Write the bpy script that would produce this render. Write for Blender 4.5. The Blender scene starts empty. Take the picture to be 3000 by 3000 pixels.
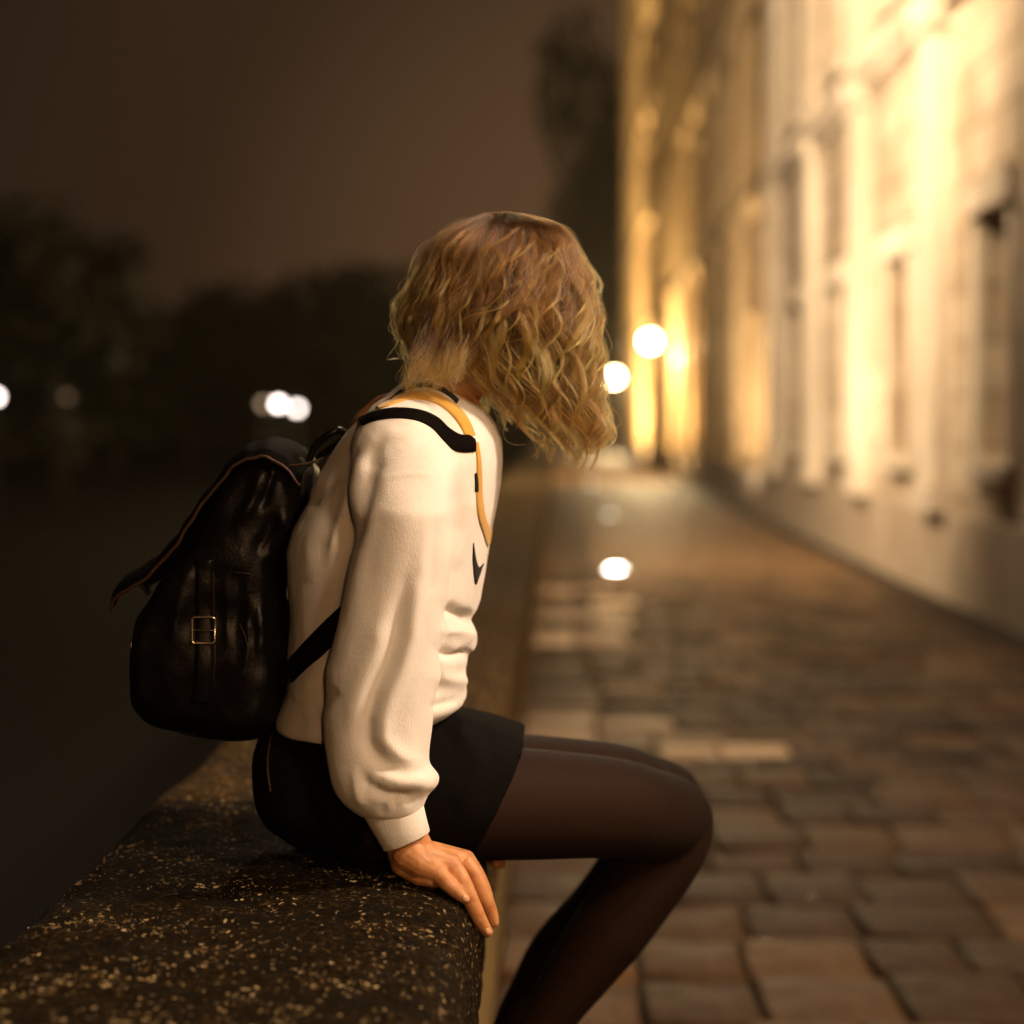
import bpy, bmesh, math, random
import numpy as np
from mathutils import Vector, Matrix, noise
from mathutils.bvhtree import BVHTree

random.seed(7)
rng = np.random.default_rng(7)
S = bpy.context.scene
COL = S.collection
R = math.radians

# ------------------------------------------------------------------ camera
# street runs along +Y, camera stands in it at the origin, eye height 1.45 m
FPX, VX, VY, EYE = 6240.0, 1637.0, 1242.0, 1.45      # focal length and horizon of the photograph
cam = bpy.data.cameras.new('camera')
cam_o = bpy.data.objects.new('camera', cam)
COL.objects.link(cam_o)
cam_o.location = (0, 0, EYE)
cam_o.rotation_euler = (R(90), 0, 0)
cam.sensor_width = 24
cam.lens = 24 * FPX / 3000
cam.shift_x = -(VX - 1500) / 3000
cam.shift_y = -(1500 - VY) / 3000
cam.clip_start, cam.clip_end = 0.05, 3000
cam.dof.use_dof = True
cam.dof.focus_distance = 2.57
cam.dof.aperture_fstop = 1.65
S.camera = cam_o

# ------------------------------------------------------------------ view
S.view_settings.view_transform = 'Standard'
S.view_settings.look = 'None'
S.view_settings.exposure = 0.0
S.view_settings.gamma = 1.0
S.view_settings.use_curve_mapping = False
S.cycles.use_denoising = True
S.render.dither_intensity = 2.0
S.cycles.max_bounces = 6
S.cycles.sample_clamp_indirect = 3.0
S.cycles.caustics_reflective = False
S.cycles.caustics_refractive = False

# ------------------------------------------------------------------ night sky: brown town glow
W = bpy.data.worlds.new('World')
S.world = W
W.use_nodes = True
nt = W.node_tree
nt.nodes.clear()
w_out = nt.nodes.new('ShaderNodeOutputWorld')
w_bg = nt.nodes.new('ShaderNodeBackground')
w_tc = nt.nodes.new('ShaderNodeTexCoord')
w_dot = nt.nodes.new('ShaderNodeVectorMath'); w_dot.operation = 'DOT_PRODUCT'
gd = Vector((0.06, 1.0, 0.02)).normalized()
w_dot.inputs[1].default_value = gd
w_ramp = nt.nodes.new('ShaderNodeValToRGB')
cr = w_ramp.color_ramp
cr.interpolation = 'EASE'
cr.elements[0].position = 0.90; cr.elements[0].color = (0.0125, 0.0066, 0.0036, 1)
cr.elements[1].position = 1.0; cr.elements[1].color = (0.088, 0.045, 0.0215, 1)
e = cr.elements.new(0.965); e.color = (0.029, 0.0150, 0.0075, 1)
w_sky = nt.nodes.new('ShaderNodeTexSky')
w_sky.sky_type = 'NISHITA'; w_sky.sun_disc = False
w_sky.sun_elevation = R(-8); w_sky.sun_rotation = R(120)
w_bg2 = nt.nodes.new('ShaderNodeBackground'); w_bg2.inputs[1].default_value = 0.004
w_add = nt.nodes.new('ShaderNodeAddShader')
nt.links.new(w_tc.outputs['Generated'], w_dot.inputs[0])
nt.links.new(w_dot.outputs['Value'], w_ramp.inputs[0])
nt.links.new(w_ramp.outputs[0], w_bg.inputs[0])
nt.links.new(w_sky.outputs[0], w_bg2.inputs[0])
nt.links.new(w_bg.outputs[0], w_add.inputs[0]); nt.links.new(w_bg2.outputs[0], w_add.inputs[1])
nt.links.new(w_add.outputs[0], w_out.inputs[0])

# lamp strengths (radiance of globes, watts of the sunk floodlights)
WARM = (1.0, 0.78, 0.54)
KEYC = (1.0, .74, .53)
AMBER = (1.0, 0.72, 0.36)
KEY_L = 700.0
FILL_L = 480.0
LANTERN_L = 2200.0
HANG_L = 850.0
PROJ_W = 25000.0

# ------------------------------------------------------------------ helpers
def at(px, py, D):
    """point of the place seen at photograph pixel px, py at distance D down the street"""
    return Vector(((px - VX) * D / FPX, D, EYE - (py - VY) * D / FPX))

def mesh_obj(name, verts, faces, m=None, parent=None, smooth=False):
    me = bpy.data.meshes.new(name)
    me.from_pydata([tuple(v) for v in verts], [], faces)
    me.update()
    return link(name, me, m, parent, smooth)

def link(name, me, m=None, parent=None, smooth=False):
    o = bpy.data.objects.new(name, me)
    COL.objects.link(o)
    if m is not None and len(me.materials) == 0:
        me.materials.append(m)
    if smooth and hasattr(me, 'polygons'):
        me.polygons.foreach_set('use_smooth', [True] * len(me.polygons))
    if parent is not None:
        attach(o, parent)
    return o

def attach(o, parent):
    """parents o while it stays where its own coordinates put it"""
    o.parent = parent
    o.matrix_parent_inverse = INV(parent)

def INV(p):
    m = Matrix.Identity(4)
    chain = []
    q = p
    while q is not None:
        chain.append(q); q = q.parent
    for q in reversed(chain):
        if q.parent is not None:
            m = m @ q.matrix_parent_inverse
        m = m @ Matrix.LocRotScale(q.location, q.rotation_euler, q.scale)
    return m.inverted()

def thing(name, label, cat, loc=(0, 0, 0), group=None):
    o = bpy.data.objects.new(name, None)
    COL.objects.link(o)
    o.location = loc
    o.empty_display_size = 0.1
    tag(o, label, cat, group)
    return o

def tag(o, label=None, cat=None, group=None, kind=None):
    if label: o['label'] = label
    if cat: o['category'] = cat
    if group: o['group'] = group
    if kind: o['kind'] = kind
    return o

class MB:
    """collects shapes of one mesh"""
    def __init__(s):
        s.v, s.f = [], []
    def add(s, vs, fs):
        b = len(s.v)
        s.v += [Vector(v) for v in vs]
        s.f += [tuple(i + b for i in f) for f in fs]
    def box(s, x0, x1, y0, y1, z0, z1):
        vs = [(x, y, z) for z in (z0, z1) for y in (y0, y1) for x in (x0, x1)]
        s.add(vs, [(0, 2, 3, 1), (4, 5, 7, 6), (0, 1, 5, 4), (2, 6, 7, 3), (0, 4, 6, 2), (1, 3, 7, 5)])
    def loft(s, rings, cap=True):
        n = len(rings[0])
        vs, fs = [], []
        for r in rings: vs += list(r)
        for i in range(len(rings) - 1):
            for k in range(n):
                k2 = (k + 1) % n
                fs.append((i * n + k, i * n + k2, (i + 1) * n + k2, (i + 1) * n + k))
        if cap:
            c0 = sum((Vector(v) for v in rings[0]), Vector()) / n
            c1 = sum((Vector(v) for v in rings[-1]), Vector()) / n
            vs += [c0, c1]
            a, b = len(vs) - 2, len(vs) - 1
            o = (len(rings) - 1) * n
            for k in range(n):
                k2 = (k + 1) % n
                fs.append((a, k2, k)); fs.append((b, o + k, o + k2))
        s.add(vs, fs)
    def tube(s, pts, rad, n=14, flat=1.0, flat_dir=None, round_ends=True):
        """tapered tube through pts; flat squeezes the radius along flat_dir"""
        pts = [Vector(p) for p in pts]
        if not hasattr(rad, '__len__'): rad = [rad] * len(pts)
        P, Q = [], []
        # resample with caps
        if round_ends:
            d0 = (pts[0] - pts[1]).normalized(); d1 = (pts[-1] - pts[-2]).normalized()
            for a in (80, 55, 28):
                P.append(pts[0] + d0 * rad[0] * math.sin(R(a))); Q.append(rad[0] * math.cos(R(a)))
            P += pts; Q += list(rad)
            for a in (28, 55, 80):
                P.append(pts[-1] + d1 * rad[-1] * math.sin(R(a))); Q.append(rad[-1] * math.cos(R(a)))
        else:
            P, Q = pts, list(rad)
        rings = []
        prev = None
        for i, p in enumerate(P):
            t = (P[min(i + 1, len(P) - 1)] - P[max(i - 1, 0)]).normalized()
            if prev is None:
                u = t.orthogonal().normalized()
            else:
                u = (prev - t * prev.dot(t)).normalized()
            prev = u
            w = t.cross(u)
            ring = []
            for k in range(n):
                a = 2 * math.pi * k / n
                off = (u * math.cos(a) + w * math.sin(a)) * Q[i]
                if flat_dir is not None:
                    fd = Vector(flat_dir).normalized()
                    off = off - fd * off.dot(fd) * (1 - flat)
                ring.append(p + off)
            rings.append(ring)
        s.loft(rings)
    def sphere(s, c, r, n=16, m=10):
        if not hasattr(r, '__len__'): r = (r, r, r)
        rings = []
        for i in range(1, m):
            th = math.pi * i / m
            rings.append([Vector((c[0] + r[0] * math.sin(th) * math.cos(2 * math.pi * k / n),
                                  c[1] + r[1] * math.sin(th) * math.sin(2 * math.pi * k / n),
                                  c[2] + r[2] * math.cos(th))) for k in range(n)])
        s.loft(rings)
    def build(s, name, m=None, parent=None, smooth=False):
        return mesh_obj(name, s.v, s.f, m, parent, smooth)

def ipol(xs, table):
    """smooth interpolation of table rows (first column the parameter) at xs"""
    t = np.array(table, float)
    out = [np.interp(xs, t[:, 0], t[:, c]) for c in range(1, t.shape[1])]
    k = np.array([.25, .5, .25])
    res = []
    for o in out:
        p = np.concatenate([[o[0]], o, [o[-1]]])
        res.append(np.convolve(p, k, 'valid'))
    return res

def catmull(pts, n=8):
    pts = [Vector(p) for p in pts]
    P = [pts[0] * 2 - pts[1]] + pts + [pts[-1] * 2 - pts[-2]]
    out = []
    for i in range(1, len(P) - 2):
        for k in range(n):
            t = k / n
            a, b, c, d = P[i - 1], P[i], P[i + 1], P[i + 2]
            out.append(0.5 * ((2 * b) + (c - a) * t + (2 * a - 5 * b + 4 * c - d) * t * t + (3 * b - a - 3 * c + d) * t ** 3))
    out.append(pts[-1])
    return out

def remesh(mb, voxel, smooth=4, factor=0.5):
    me = bpy.data.meshes.new('tmp')
    me.from_pydata([tuple(v) for v in mb.v], [], mb.f)
    bm = bmesh.new(); bm.from_mesh(me)
    bmesh.ops.recalc_face_normals(bm, faces=bm.faces)
    bm.to_mesh(me); bm.free()
    o = bpy.data.objects.new('tmp', me)
    COL.objects.link(o)
    md = o.modifiers.new('r', 'REMESH'); md.mode = 'VOXEL'; md.voxel_size = voxel
    if smooth:
        ms = o.modifiers.new('s', 'SMOOTH'); ms.iterations = smooth; ms.factor = factor
    dg = bpy.context.evaluated_depsgraph_get()
    res = bpy.data.meshes.new_from_object(o.evaluated_get(dg))
    bpy.data.objects.remove(o)
    return res

def vert_np(me):
    a = np.empty(len(me.vertices) * 3, np.float32); me.vertices.foreach_get('co', a)
    b = np.empty(len(me.vertices) * 3, np.float32); me.vertex_normals.foreach_get('vector', b)
    return a.reshape(-1, 3).astype(float), b.reshape(-1, 3).astype(float)

def set_verts(me, co):
    me.vertices.foreach_set('co', co.astype(np.float32).ravel()); me.update()

def to_px(co):
    return np.stack([VX + FPX * co[:, 0] / co[:, 1], VY - FPX * (co[:, 2] - EYE) / co[:, 1]], 1)

def dist_poly(p, line):
    """distance of points p to a polyline and the parameter 0..1 along it"""
    line = np.array(line, float)
    best = np.full(len(p), 1e9); tt = np.zeros(len(p))
    n = len(line) - 1
    for i in range(n):
        a, b = line[i], line[i + 1]
        d = b - a
        t = np.clip(((p - a) @ d) / (d @ d), 0, 1)
        q = np.hypot(*(p - a - t[:, None] * d).T)
        m = q < best
        best[m] = q[m]; tt[m] = ((i + t) / n)[m]
    return best, tt

def sculpt(me, lines):
    """raises folds: lines of (polyline in photograph pixels, millimetres, sigma, fade)"""
    co, no = vert_np(me)
    px = to_px(co)
    near = np.clip((0.35 - no[:, 1]) / 0.5, 0, 1)
    dsp = np.zeros(len(co))
    for line, amp, sig in lines:
        d, t = dist_poly(px, line)
        fade = np.clip(np.minimum(t, 1 - t) * 5, 0.15, 1)
        dsp += amp * 0.001 * np.exp(-d * d / (2 * sig * sig)) * fade
    set_verts(me, co + no * (dsp * near)[:, None])

def noise_push(me, amp, scale, seed=0, axis=(1, 1, 1)):
    co, no = vert_np(me)
    d = np.array([noise.fractal(Vector((c[0] * scale * axis[0] + seed, c[1] * scale * axis[1], c[2] * scale * axis[2])), 1.0, 2.0, 3) for c in co])
    set_verts(me, co + no * (d * amp)[:, None])

def bvh_of(me):
    return BVHTree.FromPolygons([v.co.copy() for v in me.vertices], [tuple(p.vertices) for p in me.polygons])

def cast(bvh, px, py, mirror_y=None):
    """where the line of sight through px, py meets a surface"""
    o = Vector((0, 0, EYE)); d = at(px, py, 1.0) - o
    if mirror_y is not None:
        o = Vector((0, 2 * mirror_y, EYE)); d = Vector((d.x, -d.y, d.z))
    h = bvh.ray_cast(o, d.normalized())
    return (h[0], h[1]) if h[0] is not None else (None, None)

def band(mb, bvh, upper, lower, thick, lift=0.0005, n=10, mirror_y=None, across=4):
    """a cloth or leather band lying on a surface between two pixel polylines"""
    U = catmull([Vector((u[0], u[1], 0)) for u in upper], n); L = catmull([Vector((l[0], l[1], 0)) for l in lower], n)
    grid = []
    for u, l in zip(U, L):
        row = []
        for k in range(across + 1):
            q = u.lerp(l, k / across)
            p, nn = cast(bvh, q.x, q.y, mirror_y)
            row.append((p, nn))
        if all(r[0] is not None for r in row): grid.append(row)
    if len(grid) < 2: return
    rings = []
    for row in grid:
        top = []
        for k, r in enumerate(row):
            edge = 0.55 if k in (0, across) else 1.0
            top.append(r[0] + r[1] * (lift + thick * edge))
        bot = [r[0] - r[1] * 0.001 for r in row]
        rings.append(top + bot[::-1])
    mb.loft(rings)

# ------------------------------------------------------------------ materials
def mat(name, col=(.5, .5, .5), rough=.6, spec=.5, metal=0.0, emit=None, estr=0.0):
    m = bpy.data.materials.new(name); m.use_nodes = True
    b = m.node_tree.nodes['Principled BSDF']
    b.inputs['Base Color'].default_value = (*col, 1)
    b.inputs['Roughness'].default_value = rough
    b.inputs['Specular IOR Level'].default_value = spec
    b.inputs['Metallic'].default_value = metal
    if emit:
        b.inputs['Emission Color'].default_value = (*emit, 1)
        b.inputs['Emission Strength'].default_value = estr
    return m

def N(m, t, **kw):
    n = m.node_tree.nodes.new(t)
    for k, v in kw.items():
        if k in n.inputs: n.inputs[k].default_value = v
        else: setattr(n, k, v)
    return n

def L(m, a, b): m.node_tree.links.new(a, b)

def bsdf(m): return m.node_tree.nodes['Principled BSDF']

def coords(m, scale=(1, 1, 1), kind='Object'):
    t = N(m, 'ShaderNodeTexCoord'); mp = N(m, 'ShaderNodeMapping')
    mp.inputs['Scale'].default_value = scale
    L(m, t.outputs[kind], mp.inputs['Vector'])
    return mp.outputs['Vector']

def ramp(m, src, stops):
    r = N(m, 'ShaderNodeValToRGB')
    cr = r.color_ramp
    while len(cr.elements) < len(stops): cr.elements.new(0.5)
    for e, (p, c) in zip(cr.elements, stops):
        e.position = p; e.color = (*c, 1) if len(c) == 3 else c
    L(m, src, r.inputs[0])
    return r.outputs[0]

def bump(m, src, strength, dist=0.01, normal=None):
    b = N(m, 'ShaderNodeBump')
    b.inputs['Strength'].default_value = strength; b.inputs['Distance'].default_value = dist
    L(m, src, b.inputs['Height'])
    if normal is not None: L(m, normal, b.inputs['Normal'])
    L(m, b.outputs[0], bsdf(m).inputs['Normal'])
    return b.outputs[0]

def noise_tex(m, vec, scale, detail=4, rough=.55):
    n = N(m, 'ShaderNodeTexNoise'); n.inputs['Scale'].default_value = scale
    n.inputs['Detail'].default_value = detail; n.inputs['Roughness'].default_value = rough
    L(m, vec, n.inputs['Vector'])
    return n.outputs['Fac']

def mix(m, fac, a, b, mode='MIX'):
    x = N(m, 'ShaderNodeMix', data_type='RGBA', blend_type=mode)
    for i, v in ((0, fac), (6, a), (7, b)):
        if hasattr(v, 'is_linked') or hasattr(v, 'links'): L(m, v, x.inputs[i])
        else: x.inputs[i].default_value = v if i == 0 else (*v, 1)
    return x.outputs[2]

# knitted wool of the jumper
def knit(name, c0, c1):
    m = mat(name, c0, .92, .15)
    v = coords(m)
    big = noise_tex(m, v, 9, 3)
    fine = noise_tex(m, v, 420, 2)
    L(m, ramp(m, big, [(.3, c1), (.7, c0)]), bsdf(m).inputs['Base Color'])
    vw = coords(m, (1, 1, .35))
    b0 = bump(m, noise_tex(m, vw, 620, 2, .7), .45, .0014)
    bump(m, noise_tex(m, v, 60, 4), .25, .003, b0)
    bsdf(m).inputs['Sheen Weight'].default_value = .25
    bsdf(m).inputs['Sheen Roughness'].default_value = .5
    return m
M_knit = knit('cream_wool', (.84, .80, .75), (.79, .74, .68))
M_yellow = knit('yellow_wool', (.62, .36, .07), (.56, .31, .05))
M_black = knit('dark_wool', (.014, .011, .010), (.010, .008, .008))
bsdf(M_black).inputs['Sheen Weight'].default_value = 0.05
M_skirt = knit('black_skirt_cloth', (.0045, .0038, .0038), (.003, .0025, .0025))
bsdf(M_skirt).inputs['Sheen Weight'].default_value = 0.0
bsdf(M_skirt).inputs['Specular IOR Level'].default_value = .03

# sheer tights: skin shows through where the weave is seen square on
M_tights = mat('sheer_black_tights', (.03, .02, .015), .75, .12)
lw = N(M_tights, 'ShaderNodeLayerWeight'); lw.inputs[0].default_value = .45
fz = noise_tex(M_tights, coords(M_tights), 30, 3)
L(M_tights, ramp(M_tights, lw.outputs['Facing'], [(0.0, (.0165, .0070, .0030)), (.5, (.0135, .0058, .0026)), (.9, (.005, .0032, .0027))]), bsdf(M_tights).inputs['Base Color'])
bump(M_tights, noise_tex(M_tights, coords(M_tights), 900, 2), .2, .0006)

# skin
M_skin = mat('skin', (.62, .30, .125), .5, .4)
v = coords(M_skin)
L(M_skin, ramp(M_skin, noise_tex(M_skin, v, 55, 4), [(.28, (.40, .165, .058)), (.52, (.54, .25, .10)), (.76, (.60, .30, .135))]), bsdf(M_skin).inputs['Base Color'])
bsdf(M_skin).inputs['Subsurface Weight'].default_value = .18
bsdf(M_skin).inputs['Subsurface Radius'].default_value = (.006, .0025, .001)
bsdf(M_skin).inputs['Subsurface Scale'].default_value = 1.0
b0 = bump(M_skin, noise_tex(M_skin, v, 420, 3), .25, .001)
bump(M_skin, noise_tex(M_skin, v, 110, 4), .35, .002, b0)
M_nail = mat('nail', (.72, .42, .26), .25, .5)

# leather
M_leather = mat('dark_leather', (.0026, .0019, .0016), .34, .2)
v = coords(M_leather)
vo = N(M_leather, 'ShaderNodeTexVoronoi'); vo.inputs['Scale'].default_value = 260; L(M_leather, v, vo.inputs['Vector'])
b0 = bump(M_leather, vo.outputs['Distance'], .18, .0012)
bump(M_leather, noise_tex(M_leather, v, 16, 3), .35, .010, b0)
L(M_leather, ramp(M_leather, noise_tex(M_leather, v, 14, 4), [(.3, (.30, .30, .30)), (.7, (.48, .48, .48))]), bsdf(M_leather).inputs['Roughness'])
M_flap = mat('worn_flap_leather', (.0035, .0025, .0021), .75, .02)
bump(M_flap, noise_tex(M_flap, coords(M_flap), 60, 4), .3, .003)
M_piping = mat('worn_leather_edge', (.032, .013, .0045), .5, .3)
M_brass = mat('pale_metal', (.75, .62, .42), .25, .5, 1.0)

# flecked dark coping stone
def granite(q=1.0):
    m = mat('flecked_stone', (.03, .02, .012), .9, .06)
    v = coords(m)
    va = coords(m, (1, .72, 1))
    nwarp = N(m, 'ShaderNodeTexNoise'); nwarp.inputs['Scale'].default_value = 38; L(m, va, nwarp.inputs['Vector'])
    wp = N(m, 'ShaderNodeMix', data_type='VECTOR'); wp.inputs[0].default_value = .035
    L(m, va, wp.inputs[4]); L(m, nwarp.outputs['Color'], wp.inputs[5])
    vo = N(m, 'ShaderNodeTexVoronoi'); vo.inputs['Scale'].default_value = 150; L(m, wp.outputs[1], vo.inputs['Vector'])
    pick = ramp(m, vo.outputs['Color'], [(.70, (0, 0, 0)), (.86, (1, 1, 1))])
    shape = ramp(m, vo.outputs['Distance'], [(.22, (1, 1, 1)), (.46, (0, 0, 0))])
    patch = ramp(m, noise_tex(m, v, 7, 4), [(.34, (.25, .25, .25)), (.62, (1, 1, 1))])
    f1 = mix(m, 1.0, pick, shape, 'MULTIPLY'); f2 = mix(m, 1.0, f1, patch, 'MULTIPLY')
    vf = noise_tex(m, v, 150, 6, .75)
    base = ramp(m, vf, [(.38, (.004 * q, .0026 * q, .001 * q)), (.55, (.016 * q, .0095 * q, .003 * q)), (.72, (.16 * q, .10 * q, .030 * q))])
    moss = mix(m, ramp(m, noise_tex(m, v, 16, 5), [(.4, (0, 0, 0)), (.65, (.8, .8, .8))]), base, (.008 * q, .006 * q, .0035 * q))
    L(m, mix(m, f2, moss, (.56, .42, .21)), bsdf(m).inputs['Base Color'])
    b0 = bump(m, vf, .8, .006)
    b1 = bump(m, noise_tex(m, v, 55, 5, .65), .6, .012, b0)
    bump(m, f2, .5, .004, b1)
    return m
M_granite = granite()
M_granite_lit = granite(5.0)  # farther coping: lamplight put into the stone as a brighter colour
M_chip = mat('pale_stone_chip', (.42, .30, .15), .7, .3)
v = coords(M_chip)
L(M_chip, ramp(M_chip, noise_tex(M_chip, v, 45, 2), [(.35, (.12, .075, .028)), (.5, (.40, .28, .12)), (.66, (.58, .46, .27))]), bsdf(M_chip).inputs['Base Color'])

def stone(name, c0, c1, scale=3, rough=.85, bs=.4, joints=False):
    m = mat(name, c0, rough, .25)
    v = coords(m)
    a = noise_tex(m, v, scale, 6, .6)
    col = ramp(m, a, [(.3, c1), (.7, c0)])
    st = ramp(m, noise_tex(m, coords(m, (1, 1, .18)), scale * .8, 5, .65), [(.38, (.62, .58, .52)), (.6, (1, 1, 1))])
    col = mix(m, .7, col, st, 'MULTIPLY')
    if joints:
        blot = ramp(m, noise_tex(m, v, .55, 5, .6), [(.36, (.50, .44, .36)), (.52, (.92, .90, .86)), (.64, (1.1, 1.1, 1.08))])
        col = mix(m, .85, col, blot, 'MULTIPLY')
    b = None
    if joints:
        v2 = N(m, 'ShaderNodeTexCoord'); sp = N(m, 'ShaderNodeSeparateXYZ'); cb = N(m, 'ShaderNodeCombineXYZ')
        L(m, v2.outputs['Object'], sp.inputs[0]); L(m, sp.outputs[1], cb.inputs[0]); L(m, sp.outputs[2], cb.inputs[1])
        br = N(m, 'ShaderNodeTexBrick'); L(m, cb.outputs[0], br.inputs['Vector'])
        br.inputs['Scale'].default_value = 1; br.inputs['Brick Width'].default_value = 1.1; br.inputs['Row Height'].default_value = .42
        br.inputs['Mortar Size'].default_value = .018; br.inputs['Mortar Smooth'].default_value = .3
        br.inputs['Color1'].default_value = (1, 1, 1, 1); br.inputs['Color2'].default_value = (.78, .74, .68, 1); br.inputs['Mortar'].default_value = (.42, .36, .28, 1)
        col = mix(m, 1.0, col, br.outputs['Color'], 'MULTIPLY')
        inv = N(m, 'ShaderNodeMath', operation='SUBTRACT'); inv.inputs[0].default_value = 1; L(m, br.outputs['Fac'], inv.inputs[1])
        b = bump(m, inv.outputs[0], .8, .02)
    L(m, col, bsdf(m).inputs['Base Color'])
    bump(m, noise_tex(m, v, scale * 12, 6, .65), bs, .02, b)
    return m
M_lime = stone('pale_limestone', (.60, .51, .40), (.44, .36, .27), 1.2, joints=True)
M_lime2 = stone('ochre_limestone', (.46, .34, .19), (.32, .22, .11), 1.0, joints=True)
M_trim = stone('dressed_limestone', (.62, .53, .42), (.50, .42, .32), 2.0)
M_trim2 = stone('ochre_trim', (.50, .36, .19), (.38, .26, .13), 2.0)
M_plinth = stone('plinth_stone', (.46, .37, .27), (.32, .25, .18), 1.6)
M_wallface = stone('parapet_stone', (.36, .255, .10), (.22, .155, .06), 4)
M_earth = stone('dark_earth', (.006, .0045, .0035), (.004, .003, .0025), .4)
M_joint = stone('damp_joint_grit', (.034, .022, .012), (.02, .013, .008), 8)
M_frame = mat('painted_window_frame', (.34, .27, .19), .5)
M_glass = mat('curtained_glass', (.13, .10, .07), .25, .5)
M_iron = mat('black_iron', (.015, .014, .013), .45, .5)
M_steel = mat('brushed_steel', (.45, .43, .40), .35, .5, 1.0)
M_slate = mat('slate_roof', (.045, .042, .042), .6)

def paver_mat(name, tint, wet):
    m = mat(name, tint, .5, .10)
    v = coords(m, kind='Object')
    oi = N(m, 'ShaderNodeObjectInfo')
    a = noise_tex(m, v, 7, 6, .65)
    c = ramp(m, a, [(.28, tuple(x * .45 for x in tint)), (.5, tint), (.75, tuple(min(1, x * 1.5) for x in tint))])
    var = ramp(m, oi.outputs['Random'], [(0, (.45, .44, .43)), (.6, (.95, .95, .95)), (1, (1.9, 1.85, 1.8))])
    L(m, mix(m, 1.0, c, var, 'MULTIPLY'), bsdf(m).inputs['Base Color'])
    L(m, ramp(m, noise_tex(m, v, 3.5, 4), [(.35, (wet, wet, wet)), (.65, (.7, .7, .7))]), bsdf(m).inputs['Roughness'])
    bump(m, noise_tex(m, v, 28, 6, .65), .5, .012)
    return m
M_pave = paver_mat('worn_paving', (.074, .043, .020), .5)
M_pave_glint = paver_mat('painted_glint_paving', (.42, .30, .19), .4)  # wet glints on the street, painted in as pale stone colour
M_gutter = stone('gutter_stone', (.035, .025, .016), (.02, .015, .010), 5)
M_leaf = mat('dark_foliage', (.035, .040, .018), .6, .3)
M_bark = stone('bark', (.05, .038, .026), (.03, .022, .015), 12)

def glow(name, col, s):
    m = bpy.data.materials.new(name); m.use_nodes = True
    t = m.node_tree; t.nodes.clear()
    o = t.nodes.new('ShaderNodeOutputMaterial'); em = t.nodes.new('ShaderNodeEmission')
    em.inputs[0].default_value = (*col, 1); em.inputs[1].default_value = s
    t.links.new(em.outputs[0], o.inputs[0])
    return m

# ------------------------------------------------------------------ the setting
TOP = 0.89            # top of the parapet
XF = 3.25             # street face of the buildings

def sheet(name, x0, x1, y0, y1, z, m):
    o = mesh_obj(name, [(x0, y0, z), (x1, y0, z), (x1, y1, z), (x0, y1, z)], [(0, 1, 2, 3)], m)
    return tag(o, kind='structure')

sheet('ground', -260, 160, -60, 330, -1.6, M_earth)

# street bed with its stones
street_mb = MB(); street_mb.box(-0.60, 3.60, -15, 135, -1.5, -0.026)
street = street_mb.build('street', M_joint)
tag(street, kind='structure')

def stone_block(seed, bev=.02):
    r = random.Random(seed)
    j = lambda a: (r.random() - .5) * a
    base = [(-.5, -.5), (.5, -.5), (.5, .5), (-.5, .5)]
    vs, fs = [], []
    for z, s, q in ((-.07, 1.0, 0), (-.008, 1.0, .025), (0.0, .92, .03)):
        for (x, y) in base:
            vs.append((x * s + j(q), y * s + j(q), z + (j(.005) if z == 0 else 0)))
    # middle ring of the worn top
    vs.append((j(.1), j(.1), .003))
    for l in (0, 4):
        for k in range(4):
            k2 = (k + 1) % 4
            fs.append((l + k, l + k2, l + 4 + k2, l + 4 + k))
    for k in range(4):
        fs.append((8 + k, 8 + (k + 1) % 4, 12))
    return vs, fs

blocks = []
for k in range(10):
    vs, fs = stone_block(k)
    me = bpy.data.meshes.new('paving_stone'); me.from_pydata(vs, [], fs); me.update()
    me.polygons.foreach_set('use_smooth', [True] * len(me.polygons))
    me.materials.append(M_pave_glint if k >= 8 else M_pave)
    blocks.append(me)

rows = []
y = 3.6
while y < 104:
    dy = random.uniform(.36, .48)
    x = -0.165
    while x < 2.86:
        w = random.uniform(.26, .42)
        if 2.93 - (x + w) < .2: w = 2.93 - x
        rows.append((x + w / 2, y + dy / 2, w, dy))
        x += w
    y += dy
GLINT_SPOTS = [(.10, 18.6), (.40, 17.3), (.15, 16.2), (.45, 15.6), (.12, 14.5), (.30, 14.3), (.18, 10.1), (.50, 10.0), (.72, 9.75), (1.0, 44), (.5, 42)]
n_single = 0
far = MB()
for (cx, cy, w, dy) in rows:
    pale = any(abs(cx - a) < .22 and abs(cy - b) < .30 for a, b in GLINT_SPOTS)
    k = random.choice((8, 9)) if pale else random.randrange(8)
    px = VX + FPX * cx / cy
    inview = px < 3100 and 4.9 < cy
    if n_single < 298 and inview:
        o = bpy.data.objects.new('paving_stone', blocks[k]); COL.objects.link(o)
        o.location = (cx, cy, random.uniform(-.008, .008))
        o.rotation_euler = (R(random.uniform(-1.6, 1.6)), R(random.uniform(-1.6, 1.6)), R(random.uniform(-2, 2)))
        o.scale = (w * .968, dy * .975, 1)
        o.parent = street
        n_single += 1
    else:
        vs, fs = stone_block(random.randrange(50))
        dz = random.uniform(-.006, .006)
        far.add([(cx + v[0] * w * .955, cy + v[1] * dy * .965, v[2] + dz) for v in vs], fs)
fo = far.build('distant_paving', M_pave, street)
fo['kind'] = 'stuff'
# gutter along the buildings
g = MB()
y = 3.6
while y < 104:
    dy = random.uniform(.8, 1.2)
    g.add([(2.95, y + .01, -.02), (3.09, y + .01, -.045), (3.24, y + .01, .012), (3.24, y + dy - .01, .012), (3.09, y + dy - .01, -.045), (2.95, y + dy - .01, -.02)],
          [(0, 1, 4, 5), (1, 2, 3, 4)])
    y += dy
go = g.build('gutter', M_gutter, street); go['kind'] = 'stuff'

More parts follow.
